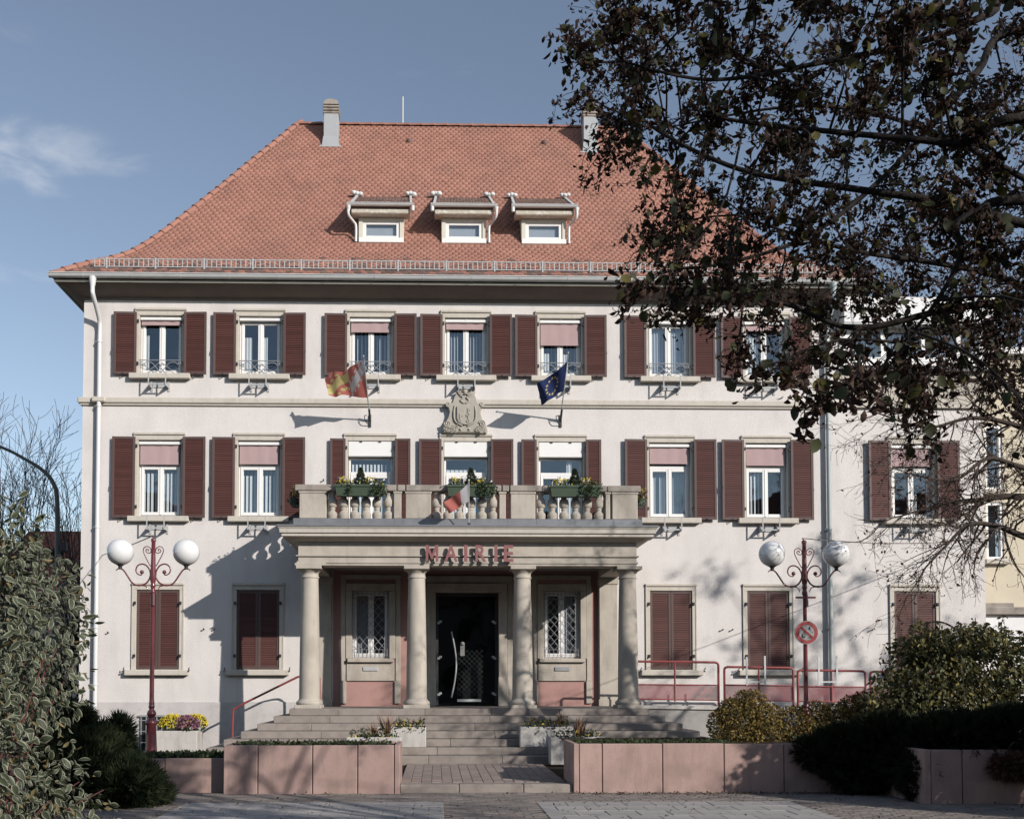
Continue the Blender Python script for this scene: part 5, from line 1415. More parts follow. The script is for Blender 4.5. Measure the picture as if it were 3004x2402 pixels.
V = [(cx+.192*math.cos(2*math.pi*k/n), yy, cz+.192*math.sin(2*math.pi*k/n)) for yy in (y, y+.03) for k in range(n)]
m_.add(V, [tuple(range(n)), tuple(range(2*n-1, n-1, -1))]+[(k, n+k, n+(k+1)%n, (k+1)%n) for k in range(n)]); m_.build('sign_plate', SIGN_W, t)
m_ = MB(); disc(m_, .128, .183, y-.003, cx, cz)
a = math.radians(-42); ux, uz = math.cos(a), math.sin(a); px_, pz = -uz, ux
m_.add([(cx+s1*.13*ux+s2*.02*px_, y-.004, cz+s1*.13*uz+s2*.02*pz) for s1, s2 in ((-1,-1),(1,-1),(1,1),(-1,1))], [(0,1,2,3)]); m_.build('red_ring', SIGN_R, t)
m_ = MB(); m_.add([(cx+x,y-.003,cz+z) for x, z in ((.02,.045),(.05,.10),(.065,.05))], [(0,2,1)]); m_.add([(cx+x,y-.003,cz+z) for x, z in ((-.085,-.02),(-.07,-.015),(-.06,-.06),(-.03,-.065),(-.03,-.085),(-.085,-.085))], [tuple(range(5,-1,-1))])
m_.add([(cx+x,y-.003,cz+z) for x, z in ((.085,.0),(.10,.02),(.10,-.01))], [(0,2,1)]); m_.build('black_mark', BLACK, t)
m_ = MB(); m_.tube([(cx-.01,y+.031,cz+.05),(cx-.01,-7.0,cz+.05)], .02, 6); m_.tube([(cx-.01,y+.031,cz-.05),(cx-.01,-7.0,cz-.05)], .02, 6); m_.build('clamp', IRON, t)
# cables
def cable(a, b, sag, label, r=.009):
    a, b = np.array(a, float), np.array(b, float); pts = [a+(b-a)*t-np.array((0,0,sag*4*t*(1-t))) for t in np.linspace(0,1,24)]
    m_ = MB(); m_.tube(pts, r, 5); tag(m_.build('cable', CABLE), label, 'cable')
cable((-5.34,-7,4.035), (-14.4,14,6.1), .15, 'thin cable from the left lamppost to the leaning post beyond')
cable((5.37,-7,4.035), (12.8,.88,5.2), .12, 'thin cable from the right lamppost to the ochre house')

# ------------------------------------------------------------------ flags
def cloth(name, parent, A, B, Cc, Dd, nu, nv, fn, mats, amp=.07, ph=0.0, waves=2.2):
    """A hoist top, B hoist foot, C fly top, D fly foot; fn(u,v) -> material"""
    A, B, Cc, Dd = map(np.array, (A, B, Cc, Dd)); V = []; Fc = []; mi = []
    for i in range(nu+1):
        for j in range(nv+1):
            u, v = i/nu, j/nv
            p = (A*(1-v)+B*v)*(1-u)+(Cc*(1-v)+Dd*v)*u
            w = amp*u**.7*math.sin(waves*2*math.pi*u+ph+v*1.8)+.35*amp*math.sin(5*u*math.pi+v*5+ph)*u
            p = p+np.array((.25*w, w, .25*amp*math.sin(3*math.pi*u+2.5*v+ph)-.35*amp*math.sin(math.pi*u)*(1-v)))
            V.append(p)
    for i in range(nu):
        for j in range(nv):
            a = i*(nv+1)+j; Fc.append((a, a+1, a+nv+2, a+nv+1)); mi.append(fn((i+.5)/nu, (j+.5)/nv))
    return put(name, np_mesh(name, np.array(V), np.array(Fc), np.array(mi), mats, True), parent)
def pole(parent, base, tip, r=.014, m=ALU):
    m_ = MB(); b, t_ = np.array(base), np.array(tip); m_.tube([b, b+(t_-b)*.5, t_], [r, r, r*.8], 8); m_.ball(tuple(t_), .02, 8, 6); return m_.build('flagpole', m, parent)
def holder(parent, x, z):
    m_ = MB(); m_.cbox(x-.03, x+.03, -.03, .0, z-.17, z+.12, .006); d = np.array((0,-.30,.22)); b = np.array((x,-.02,z-.02))
    m_.tube([b, b+d*.9], .026, 8); m_.tube(smooth_path([(x-.02,-.02,z-.13),(x-.09,-.12,z-.06),(x-.12,-.16,z+.05),(x-.06,-.2,z+.06)],4), .01, 5); m_.build('pole_bracket', IRON, parent)
def regional(u, v):
    # left (hoist) red with a white bend and trefoils, right (fly) red with a yellow bend and crowns: as the cloth shows
    if u < .42:
        k = u/.42
        d = v-(.10+.62*k)
        if abs(d) < .16: return 2
        if abs(abs(d)-.235) < .05 and math.sin(26*k+3*v) > .1: return 2
        return 0
    k = (u-.42)/.58
    d = v-(.22+.55*k)
    if abs(d) < .19: return 1
    for (a, b) in ((.30,.80),(.52,.93),(.12,.72),(.45,.18),(.70,.30),(.88,.45)):
        du, dv = k-a, v-b
        if abs(du) < .085 and -.065 < dv < .06-(.045 if (int((du+.075)/.03) % 2) else 0): return 1
    return 0
FL = thing('flag', 'red and yellow regional flag with a white bend, on the left wall pole', 'flag', (-2.23, 0, 7.74))
holder(FL, -2.233, 7.75); pole(FL, (-2.233,-.05,7.78), (-2.275,-1.62,8.74))
cloth('flag_cloth', FL, (-2.272,-1.50,8.67), (-2.245,-.60,8.115), (-3.20,-1.0,8.47), (-3.10,-.92,8.08), 60, 40, regional, [F_RED, F_YEL, F_WHI], .08, .6)
def euro(u, v):
    for k in range(12):
        a = k*math.pi/6; du = (u-.5)*1.5-.31*math.cos(a); dv = (v-.5)-.31*math.sin(a); r = math.hypot(du, dv); th = math.atan2(du, -dv)
        if r < .024+.038*max(0, math.cos(2.5*((th+math.pi/5) % (2*math.pi/5)-math.pi/5)))**2: return 1
    return 0
FL = thing('flag', 'dark blue flag with a ring of gold stars, on the right wall pole', 'flag', (2.2, 0, 7.77))
holder(FL, 2.203, 7.77); pole(FL, (2.203,-.05,7.80), (2.19,-1.58,8.86))
cloth('flag_cloth', FL, (2.19,-1.38,8.72), (2.188,-.72,8.27), (1.55,-1.10,8.30), (1.68,-.72,7.92), 96, 64, euro, [F_BLU, F_STAR], .08, 2.4, 1.6)
FL = thing('flag', 'small red and white flag on a pole at the cornice above the sign', 'flag', (-.02, -2.76, 4.9))
pole(FL, (-.022,-2.74,4.87), (-.037,-3.24,5.72), .010, PIPE)
m_ = MB(); m_.cbox(-.05,.01,-2.79,-2.70,4.885,4.93,.006); m_.build('pole_socket', IRON, FL)
cloth('flag_cloth', FL, (-.036,-3.21,5.66), (-.032,-3.02,5.34), (-.52,-3.08,5.31), (-.43,-2.96,5.08), 40, 26, lambda u, v: 1 if u < .36 else 0, [F_RED, F_WHI], .05, 1.0, 1.5)

# ================================================================== shrubs
LV = [leaf_tpl(random.uniform(.46,.60), .16, random.uniform(-.7,1.2), edge=1, twist=random.uniform(-1.0,1.0)) for _ in range(9)]
LV += [leaf_tpl(.4, .3, 1.8, edge=1, twist=.8), leaf_tpl(.34, .4, -1.6, edge=1, twist=-.9)]+[(v, f, np.where(m == 0, 2, 2)) for v, f, m in [leaf_tpl(.42, .3, 1.4, twist=.5)]]
def nearest_as_parts(parent, name, tpls, P, d, n, sc, mats, limit=300):
    """leaves nearest the camera as objects sharing a few meshes, the others as one mesh"""
    order = np.argsort(np.linalg.norm(P-CAM, axis=1)); a, b = order[:limit], order[limit:]
    mes = []
    for v, f, m in tpls:
        mes.append(np_mesh(name, v, f, m, mats))
    M = frames(d[a], n[a])
    for i, k in enumerate(a):
        rot = Matrix([[float(M[i][r_][c]*sc[k]) for c in range(3)] for r_ in range(3)]).to_4x4()
        inst(name, mes[i % len(mes)], parent, tuple(float(q) for q in P[k]), rot=rot)
    foliage(parent, 'foliage', tpls, P[b], d[b], n[b], sc[b], mats)
VB = [(-3.60,-17.4,2.62,.32,.35,.24),(-3.50,-17.6,2.20,.38,.5,.42),(-3.36,-17.5,2.52,.20,.3,.30),(-3.80,-17.3,2.0,.8,.7,.75),(-3.22,-18.4,1.55,.36,.45,.5),(-3.10,-18.4,1.10,.32,.35,.40),(-3.80,-15.9,2.05,.42,.5,.42),(-3.60,-16.5,1.62,.40,.5,.40),
      (-3.10,-17.9,1.05,.33,.4,.35),(-3.85,-15.5,2.45,.30,.4,.26),(-3.12,-18.5,.75,.32,.3,.45),(-3.9,-18.5,1.3,.9,.8,1.1),(-3.3,-17.2,.6,.5,.6,.6)]
t = thing('variegated_shrub', 'tall variegated dogwood with cream edged leaves filling the lower left corner', 'shrub', (-3.5, -17.8, 0))
n = 8500; P, nr = blob_points(VB, n, .5)
ok = P[:,2] > .05; P, nr = P[ok], nr[ok]; n = len(P)
d = unit(nr*.45+sphere_dirs(n)*.55+np.array((0,0,-.55))); nn = unit(nr+sphere_dirs(n)*.6+np.array((0,-.2,.3)))
nearest_as_parts(t, 'leaf', LV, P, d, nn, .066*rng.uniform(.45,1.35,n), [L_VAR_G, L_VAR_C, L_VAR_O])
stems(t, (-3.5,-17.8,0), VB, 40, .014, STEM_R)
# darker second shrub behind it
def conifer(name, label, cat, base, blobs, n, m, size, up=.35, out=1.0, k=5, extra=None, trunk=BARK):
    t = thing(name, label, cat, base)
    P, nr = blob_points(blobs, n, .55); ok = P[:,2] > base[2]-.05 if extra is None else np.ones(n, bool)
    P, nr = P[ok], nr[ok]; n = len(P)
    d = unit(nr*out+sphere_dirs(n)*.45+np.array((0,0,up))); nn = unit(sphere_dirs(n)+np.array((0,0,.8)))
    tp_ = [spray_tpl(0,k,.085,random.uniform(.4,.8)) for _ in range(4)]
    foliage(t, 'foliage', tp_, P, d, nn, size*rng.uniform(.6,1.35,n), [m])
    stems(t, base, blobs, 26, .018, trunk); return t
conifer('juniper', 'dark green spreading juniper in front of the low planter at the left', 'shrub', (-5.2,-9.9,0),
        [(-5.45,-9.9,.45,.62,.55,.50),(-4.95,-9.95,.28,.55,.45,.36),(-5.2,-9.8,.70,.36,.4,.34),(-5.75,-9.8,.85,.40,.4,.38),(-4.72,-9.85,.12,.42,.35,.20),(-5.05,-9.8,.62,.22,.2,.28),(-5.0,-9.75,.95,.14,.15,.2),(-5.55,-9.8,1.1,.2,.2,.2)], 17000, L_JUN, .15)
conifer('yew_hedge', 'dark clipped yew hedge in shade over the right hand planters', 'hedge', (6.3,-8.9,.6),
        [(5.45,-8.45,.74,.40,.32,.24),(6.0,-8.75,.80,.55,.45,.36),(6.75,-9.3,.80,.75,.6,.40),(7.7,-9.45,.88,.85,.6,.44),(8.6,-9.4,.95,.8,.6,.5),(6.3,-9.0,.55,.6,.6,.42),(6.15,-9.5,.35,.30,.35,.35),(5.05,-8.45,.60,.38,.2,.2),(5.55,-8.7,.34,.45,.28,.30),(5.25,-8.6,.5,.35,.2,.22)], 26000, L_YEW, .14, .1, .9, extra=1)  # low left-end blobs added as dark cover standing in for deep wall shade
t = conifer('rusty_juniper', 'rust tinged juniper sprigs drooping over the nearest planter at right', 'shrub', (7.6,-9.7,.72),
        [(7.35,-10.05,.52,.36,.16,.16),(7.05,-10.0,.50,.22,.14,.14),(7.75,-10.05,.62,.34,.2,.22)], 1500, L_RED, .12, -.35, .6, extra=1)
def broad(name, label, cat, base, blobs, n, mats, weights, size, up=.3, droop=0, shell=.4, stem=BARK2, ns=30, sr=.012, group=None):
    t = thing(name, label, cat, base, group); plant_leaves(t, blobs, n, leaf_mats(weights), mats, size, up, shell, droop); stems(t, base, blobs, ns, sr, stem); return t
broad('tall_shrub', 'tall leafy shrub just beyond the right edge, whose shade falls on the long right planter', 'shrub', (7.9,-12.0,0), [(7.7,-11.9,1.3,.75,.7,1.1),(8.3,-12.3,1.4,.9,.8,1.2),(7.6,-11.8,2.1,.60,.5,.6),(8.5,-12.1,2.3,.9,.7,.7),(9.3,-12.3,2.0,.8,.7,.9)], 12000, [L_YEW, L_GRND], [.5,.5], .10)
broad('golden_shrub', 'golden spirea at the left end of the long right planter', 'shrub', (4.3,-7.0,.6), [(4.30,-7.0,1.02,.40,.4,.36),(4.52,-7.0,1.25,.24,.3,.28),(4.12,-7.05,1.15,.20,.25,.24),(3.98,-7.05,.95,.22,.3,.28),(4.72,-7.0,1.05,.28,.3,.28),(4.78,-7.0,.85,.34,.4,.26),(4.25,-7.15,.72,.45,.35,.22),(4.36,-7.0,1.36,.14,.16,.16)], 11000, [L_GOLD, L_GOLD2, L_GREEN], [.55,.25,.2], .042, group='golden spireas')
broad('golden_shrub', 'golden spirea between the right lamppost and the weeping tree', 'shrub', (5.8,-6.9,.6), [(5.25,-6.9,1.0,.32,.4,.26),(5.6,-6.9,1.08,.28,.3,.26),(5.95,-6.9,1.0,.34,.4,.30),(6.25,-6.85,1.18,.26,.3,.26),(6.5,-6.85,1.08,.30,.35,.30),(6.75,-6.9,.95,.3,.4,.28),(5.8,-7.1,.80,.8,.35,.2),(6.38,-6.85,1.34,.14,.16,.16)], 14000, [L_GOLD, L_GOLD2, L_GREEN], [.5,.3,.2], .042, group='golden spireas')
WB = [(7.3,-7.4,2.05,.42,.5,.45),(7.75,-7.4,2.2,.4,.4,.36),(8.4,-7.4,2.25,.35,.4,.32),(6.6,-7.5,1.05,.40,.4,.4),(7.35,-7.4,1.75,.75,.7,.70),(8.2,-7.3,1.85,.75,.7,.68),(6.85,-7.5,1.35,.60,.55,.50),(8.9,-7.4,1.5,.7,.7,.6),(7.7,-7.5,1.2,1.1,.6,.5),(7.05,-7.4,2.2,.30,.35,.28),(8.05,-7.4,2.42,.28,.3,.22)]
t = thing('weeping_tree', 'small weeping tree with drooping olive leaves at the right in front of the annex', 'tree', (7.7,-7.3,.65))
n = 15000; P, nr = blob_points(WB, n, .5)
sp_lines = []; extra = []
for _ in range(90):
    b_ = WB[random.randrange(len(WB)-1)]; u_ = unit(rng.normal(size=3)*np.array((1,1,.6))+np.array((0,-.3,.35))); q0 = np.array(b_[:3])+u_*np.array(b_[3:6])*.85
    q1 = q0+u_*random.uniform(.10,.24)+np.array((0,0,.06)); q2 = q1+u_*.10-np.array((0,0,random.uniform(.12,.35))); pp_ = smooth_path([q0,q1,q2],4); sp_lines.append((pp_, list(np.linspace(.006,.002,len(pp_)))))
    for _ in range(16): extra.append(pp_[random.randint(2,len(pp_)-1)]+rng.normal(0,.03,3))
extra = np.array(extra); P = np.concatenate([P, extra]); nr = np.concatenate([nr, sphere_dirs(len(extra))]); n = len(P)
limb_mesh('sprigs', sp_lines, BARK2, t, 4, 'stuff')
d = unit(nr*.25+sphere_dirs(n)*.55+np.array((0,0,-.7))); nn = unit(nr+sphere_dirs(n)*.9)
foliage(t, 'crown', leaf_mats([.7,.3]), P, d, nn, .080*rng.uniform(.5,1.4,n), [L_WEEP, L_WEEPY])
lines = [([(7.7,-7.3,.65),(7.68,-7.3,1.3),(7.6,-7.35,2.0)], [.055,.05,.035])]
for a in np.linspace(0, 6.28, 12):
    r_ = random.uniform(.5,.9); z = random.uniform(2.0,2.4)
    p = smooth_path([(7.6,-7.35,1.95),(7.6+.4*r_*math.cos(a),-7.35+.35*r_*math.sin(a),z),(7.6+r_*math.cos(a),-7.35+.8*r_*math.sin(a),z-.25),(7.6+1.25*r_*math.cos(a),-7.35+r_*math.sin(a),1.0)], 4)
    lines.append((p, list(np.linspace(.012,.003,len(p)))))
p = smooth_path([(7.55,-7.4,2.0),(7.25,-7.4,2.55),(7.5,-7.4,2.62),(7.85,-7.4,2.42),(8.1,-7.4,2.2)], 5); lines.append((p, list(np.linspace(.02,.012,len(p)))))
limb_mesh('branches', lines, BARK2, t, 6)
# ground cover along the planter tops and the hedge on the low planter
def cover(name, label_, x0, x1, y0, y1, z, n, size=.05, h=.06):
    P = np.stack([rng.uniform(x0,x1,n), rng.uniform(y0,y1,n), z+h*rng.random(n)], -1); d = unit(sphere_dirs(n)+np.array((0,0,.6)))
    V, Fc, M = scatter(leaf_mats([.7,.3]), P, d, sphere_dirs(n)+np.array((0,0,.5)), size*rng.uniform(.6,1.4,n)); return put(name, np_mesh(name, V, Fc, M, [L_GRND, L_GREEN]), None, 'stuff')
o = cover('ground_cover', '', -6.6, -3.95, -8.1, -7.6, .46, 2600, .06, .10)
o = cover('ground_cover', '', -3.75, -1.4, -8.36, -7.5, .67, 1800, .045, .055)
o = cover('ground_cover', '', 1.45, 3.9, -8.32, -7.3, .69, 1600, .045, .05)
o = cover('ground_cover', '', 5.0, 9.5, -8.2, -6.3, .68, 2500, .06, .12)
# fallen leaves on the paving
n = 900; P = np.stack([rng.uniform(-4.5,8,n), rng.uniform(-12.5,-8.5,n), np.full(n,.012)], -1); k = rng.random(n) < .5; P[k,1] = rng.uniform(-8.75,-8.5,k.sum()); P[k,0] = rng.uniform(1.3,6,k.sum())
V, Fc, M = scatter(leaf_mats([.7,.3]), P, unit(sphere_dirs(n)*np.array((1,1,.15))), np.array((0,0,1.))+rng.normal(0,.25,(n,3)), .045*rng.uniform(.5,1.3,n)); put('fallen_leaves', np_mesh('fallen_leaves', V, Fc, M, [L_BROWN, L_YELL]), None, 'stuff')

# ================================================================== trees
def grow(lines, tips, p, d, L, r, depth, wander=.25, droop=.0, kids=(3,5), ratio=.62, spread=.75, minr=.0022):
    k = 5; pts = [np.array(p, float)]; d = unit(np.array(d, float)); rs = [r]
    for i in range(k):
        d = unit(d+rng.normal(0, wander, 3)*.5+np.array((0,0,-droop*.25))); pts.append(pts[-1]+d*L/k); rs.append(max(minr, r*(1-.55*(i+1)/k)))
    lines.append((pts, rs))
    if depth == 0: tips.append((pts, d)); return
    for j in range(random.randint(*kids)):
        t_ = random.uniform(.3, 1.0); i = min(k-1, int(t_*k)); q = pts[i]+(pts[i+1]-pts[i])*(t_*k-i)
        nd = unit(unit(pts[i+1]-pts[i])*.75+unit(rng.normal(size=3))*spread)
        grow(lines, tips, q, nd, L*ratio*random.uniform(.7,1.25), max(minr, rs[i]*.6), depth-1, wander, droop, kids, ratio, spread, minr)
    tips.append((pts, d))
# --- near linden overhanging the top right of the view
LC = np.array([(1.0,-17.55,5.81,0.14), (0.7,-17.53,5.94,0.14), (3.55,-17.5,3.49,0.14), (0.84,-17.96,4.17,0.13), (3.29,-17.38,3.5,0.15), (1.02,-16.77,5.52,0.16), (3.06,-17.11,3.4,0.15), (2.24,-18.3,4.13,0.13), (2.62,-15.72,7.05,0.18), (3.14,-17.88,4.19,0.14), (2.87,-18.37,3.1,0.12), (1.69,-17.43,4.18,0.15), (2.48,-18.74,5.24,0.12), (2.68,-17.08,5.48,0.15), (2.67,-15.51,6.06,0.19), (0.69,-18.21,4.44,0.13), (0.95,-19.01,3.19,0.11), (0.39,-18.12,5.57,0.13), (2.66,-18.09,3.89,0.13), (1.42,-17.34,5.69,0.15), (1.49,-20.04,2.44,0.09), (4.06,-15.69,5.68,0.18), (1.67,-19.1,2.98,0.11), (1.01,-15.63,5.81,0.18), (0.99,-18.75,5.31,0.12), (1.13,-18.57,4.62,0.12), (3.35,-18.19,4.44,0.13), (2.77,-15.51,6.48,0.19), (0.81,-16.27,4.9,0.17), (1.69,-17.47,6.1,0.14), (2.48,-18.79,3.94,0.12), (0.89,-18.19,4.97,0.13), (4.89,-15.53,5.08,0.19), (2.33,-18.58,4.04,0.12), (1.79,-16.18,4.42,0.17), (2.48,-16.57,4.3,0.16), (5.04,-15.6,7.24,0.19), (2.89,-18.75,3.5,0.12), (4.75,-15.61,6.99,0.19), (2.23,-18.33,5.46,0.13), (3.05,-16.36,4.72,0.17), (2.73,-18.89,4.67,0.11), (4.67,-15.92,7.29,0.18), (2.63,-18.23,3.05,0.13), (4.01,-16.62,6.06,0.16), (1.57,-18.78,5.25,0.12), (3.06,-15.96,5.21,0.18), (2.34,-17.67,5.63,0.14), (2.72,-16.22,5.54,0.17), (1.37,-17.25,5.54,0.15), (0.96,-19.53,2.91,0.1), (1.91,-15.83,5.04,0.18), (2.64,-17.84,5.97,0.14), (0.66,-16.02,6.18,0.18), (2.49,-17.83,4.0,0.14), (4.65,-15.8,5.39,0.18), (2.25,-16.28,6.48,0.17), (1.93,-19.56,2.55,0.1), (2.39,-18.0,3.51,0.13), (4.31,-15.75,6.13,0.18), (3.26,-17.85,3.7,0.14), (3.49,-17.54,4.83,0.14), (0.6,-17.88,5.15,0.14), (4.58,-16.21,6.46,0.17), (1.65,-18.57,5.01,0.12), (3.33,-16.54,4.69,0.16), (0.64,-15.93,6.56,0.18), (1.33,-16.58,5.3,0.16), (1.12,-18.8,4.13,0.12), (3.52,-17.02,5.7,0.15), (1.59,-18.27,3.5,0.13), (3.33,-17.75,3.99,0.14), (3.49,-17.06,3.28,0.15), (1.79,-16.47,6.59,0.17), (2.24,-16.87,4.6,0.16), (2.35,-18.31,4.34,0.13), (4.42,-16.33,5.93,0.17), (4.09,-15.55,7.2,0.19), (2.16,-18.4,2.96,0.12), (4.48,-15.6,7.05,0.19), (3.33,-15.53,5.96,0.19), (3.52,-16.03,4.44,0.18), (2.62,-16.78,5.97,0.16), (1.73,-16.49,5.46,0.17), (0.74,-18.25,5.59,0.13), (3.56,-16.91,3.91,0.16), (1.24,-17.56,3.72,0.14), (0.65,-17.0,5.44,0.15), (3.26,-18.28,4.09,0.13), (1.75,-18.82,3.31,0.12), (0.8,-17.94,4.38,0.13), (1.22,-17.46,4.44,0.14), (0.87,-18.5,3.8,0.12), (1.66,-17.68,5.06,0.14), (2.39,-16.96,4.43,0.16), (3.94,-16.67,6.8,0.16), (1.64,-17.4,5.43,0.15), (2.29,-18.6,4.62,0.12), (0.64,-15.52,7.53,0.19), (1.25,-17.35,5.86,0.15), (3.09,-17.1,3.75,0.15), (2.27,-18.27,4.96,0.13), (1.91,-18.84,4.8,0.11), (0.83,-18.68,5.22,0.12), (4.07,-16.74,5.46,0.16), (0.7,-17.35,5.7,0.15), (3.67,-16.98,5.23,0.16), (0.91,-17.98,3.84,0.13), (1.86,-16.69,4.68,0.16), (3.8,-16.14,6.39,0.17), (3.82,-15.58,6.71,0.19), (0.4,-16.42,6.09,0.17), (2.78,-15.62,5.36,0.19), (1.46,-17.81,5.4,0.14), (1.05,-19.89,2.87,0.09), (1.38,-19.97,2.73,0.09), (2.67,-17.14,4.87,0.15), (1.91,-17.18,4.09,0.15), (2.25,-15.69,5.85,0.18), (2.5,-16.75,5.58,0.16), (3.51,-16.96,4.19,0.16), (2.74,-16.2,6.13,0.17), (3.1,-16.72,5.46,0.16), (5.08,-15.64,4.91,0.18), (1.78,-18.43,3.08,0.12), (1.04,-16.45,6.46,0.17), (1.46,-16.24,5.85,0.17), (2.73,-15.56,5.63,0.19), (3.52,-17.8,3.62,0.14), (1.73,-16.4,5.22,0.17), (0.03,-18.58,5.1,0.12), (1.65,-18.14,5.72,0.13), (2.79,-16.38,5.25,0.17), (0.75,-16.97,4.82,0.16), (1.86,-18.67,5.34,0.12), (1.87,-17.28,5.58,0.15), (3.36,-17.51,4.69,0.14), (4.43,-16.0,7.02,0.18), (0.76,-17.8,3.97,0.14), (2.22,-15.59,4.48,0.19), (1.27,-16.5,6.15,0.17), (1.82,-18.54,5.26,0.12), (1.21,-18.84,3.99,0.11), (2.43,-19.05,3.15,0.11), (0.38,-18.73,3.7,0.12), (4.75,-16.15,5.82,0.17), (1.96,-18.8,4.22,0.12), (1.83,-17.48,4.45,0.14), (2.17,-18.46,5.19,0.12), (0.53,-16.04,6.86,0.18), (3.1,-18.27,3.04,0.13), (2.61,-16.78,4.32,0.16), (2.14,-17.8,3.46,0.14), (2.38,-18.49,4.48,0.12), (2.58,-18.15,3.63,0.13), (1.56,-18.24,3.15,0.13), (0.5,-18.26,5.65,0.13), (2.79,-16.93,4.17,0.16), (3.39,-17.09,4.42,0.15), (2.76,-17.96,3.35,0.13), (4.58,-16.39,6.03,0.17), (1.83,-20.04,2.49,0.09), (1.52,-16.01,5.32,0.18), (2.72,-16.8,3.38,0.16), (0.79,-16.36,6.51,0.17), (3.08,-17.41,5.43,0.15), (0.52,-16.64,5.5,0.16), (1.16,-18.16,3.9,0.13)])
LO = np.array([(5.1,-20.0,3.9), (6.2,-22.5,5.2), (6.9,-19.4,7.1), (5.4,-15.8,6.4), (7.4,-19.9,7.2), (2.5,-20.6,6.8), (7.0,-19.6,3.7), (3.7,-21.2,4.7), (5.3,-22.6,5.5), (5.4,-15.8,5.5), (4.7,-17.9,3.7), (6.0,-21.5,6.5), (6.2,-21.7,4.6), (6.2,-22.5,5.2), (6.7,-18.3,7.4), (6.0,-19.4,5.4), (7.6,-20.3,5.5), (3.3,-19.4,5.0), (7.6,-19.0,7.0), (4.5,-16.3,5.2), (3.3,-19.8,6.5), (5.8,-17.5,3.6), (5.1,-17.5,7.3), (5.6,-21.5,6.6), (5.8,-19.8,4.1), (5.3,-15.6,6.1), (8.2,-18.7,6.0), (6.4,-18.7,4.8), (6.8,-19.4,5.8), (6.4,-22.4,6.5), (4.5,-16.1,4.4), (7.7,-17.3,6.6), (6.2,-17.6,5.4), (5.2,-18.7,3.3), (7.4,-20.3,7.4), (5.2,-18.8,5.2), (6.4,-21.0,4.6), (5.5,-21.3,5.6), (7.9,-18.2,4.4), (4.1,-20.9,6.5), (5.3,-20.2,7.7), (4.7,-21.2,4.7), (5.1,-18.2,6.3), (5.0,-21.4,5.4), (4.1,-21.5,6.1), (3.2,-17.4,6.8), (5.0,-18.2,7.3), (5.8,-19.2,7.9), (6.8,-20.1,4.7), (4.1,-19.9,4.2), (6.2,-16.2,6.3), (5.2,-16.2,6.9), (2.8,-19.4,6.9), (3.5,-20.3,7.2), (4.3,-18.2,6.1), (2.8,-21.2,6.1), (6.7,-19.6,7.8), (4.7,-19.3,6.6), (6.0,-21.3,7.7), (3.8,-21.8,4.8), (3.0,-21.7,6.3), (6.0,-16.4,7.5), (5.3,-21.4,7.8), (5.5,-20.9,6.5), (4.0,-21.1,4.2), (6.4,-15.7,5.2), (6.4,-20.3,8.1), (7.8,-17.4,5.1), (5.8,-17.4,3.6), (2.2,-18.4,5.9), (7.9,-20.0,6.8), (8.3,-20.1,6.0), (4.1,-19.3,4.8), (7.5,-18.8,7.2), (6.7,-21.1,4.6), (6.5,-16.7,6.7), (4.8,-22.7,5.6), (6.2,-19.9,4.7), (5.6,-17.8,4.0), (5.2,-17.8,5.8), (7.2,-17.9,4.9), (6.7,-16.9,5.7), (6.1,-18.0,5.8), (7.0,-22.2,5.8), (6.0,-18.7,4.0), (6.5,-17.5,6.1), (5.5,-19.4,6.0), (7.3,-20.0,7.4), (4.1,-19.2,8.0), (4.1,-17.5,8.1), (4.8,-19.4,7.6), (3.9,-19.1,4.8), (7.3,-16.6,4.6), (4.5,-21.1,7.0), (5.7,-19.7,7.1), (3.7,-20.9,7.0), (2.8,-19.0,6.4), (7.6,-19.9,6.1), (5.1,-20.0,4.4), (6.3,-20.8,6.3), (6.9,-17.6,6.4), (5.2,-19.6,4.7), (6.5,-21.7,5.8), (3.7,-20.0,8.0), (5.9,-17.9,6.7), (7.2,-18.8,7.8), (5.7,-19.5,8.5), (7.8,-21.4,6.3), (3.8,-20.1,7.4), (5.8,-20.8,7.2), (7.9,-17.0,7.0), (3.1,-18.4,5.5), (6.9,-20.1,3.6), (6.8,-18.7,4.9), (7.0,-19.4,5.9), (5.2,-21.2,5.6), (5.2,-19.6,7.2), (4.2,-18.1,6.8), (7.8,-18.9,4.9), (4.8,-20.0,7.9), (6.6,-17.1,4.2), (4.7,-19.6,3.6), (5.2,-21.6,4.2), (7.2,-19.5,5.1), (5.8,-17.2,6.6), (2.7,-19.9,5.1), (4.6,-18.0,5.1), (5.3,-17.7,8.2), (8.7,-20.0,5.3), (2.6,-20.6,5.5), (4.0,-19.3,8.3), (4.6,-19.0,4.9), (6.0,-18.7,4.2), (6.3,-18.4,8.3), (6.7,-18.4,6.4), (7.3,-17.8,6.7), (3.4,-20.0,4.7), (5.2,-17.8,5.2), (3.6,-18.9,6.2), (6.6,-18.7,7.1), (2.2,-18.7,5.9), (6.3,-22.0,7.0), (6.1,-17.2,6.9), (5.6,-20.3,3.6), (7.8,-20.4,7.1), (7.2,-21.6,6.8), (6.3,-21.3,7.6), (8.6,-20.3,5.9), (4.4,-21.4,7.6), (6.0,-19.3,5.9)])
LT = thing('linden_tree', 'near linden overhanging the top right with dry brown bracts and a few olive leaves', 'tree', (5.6,-18.7,0))
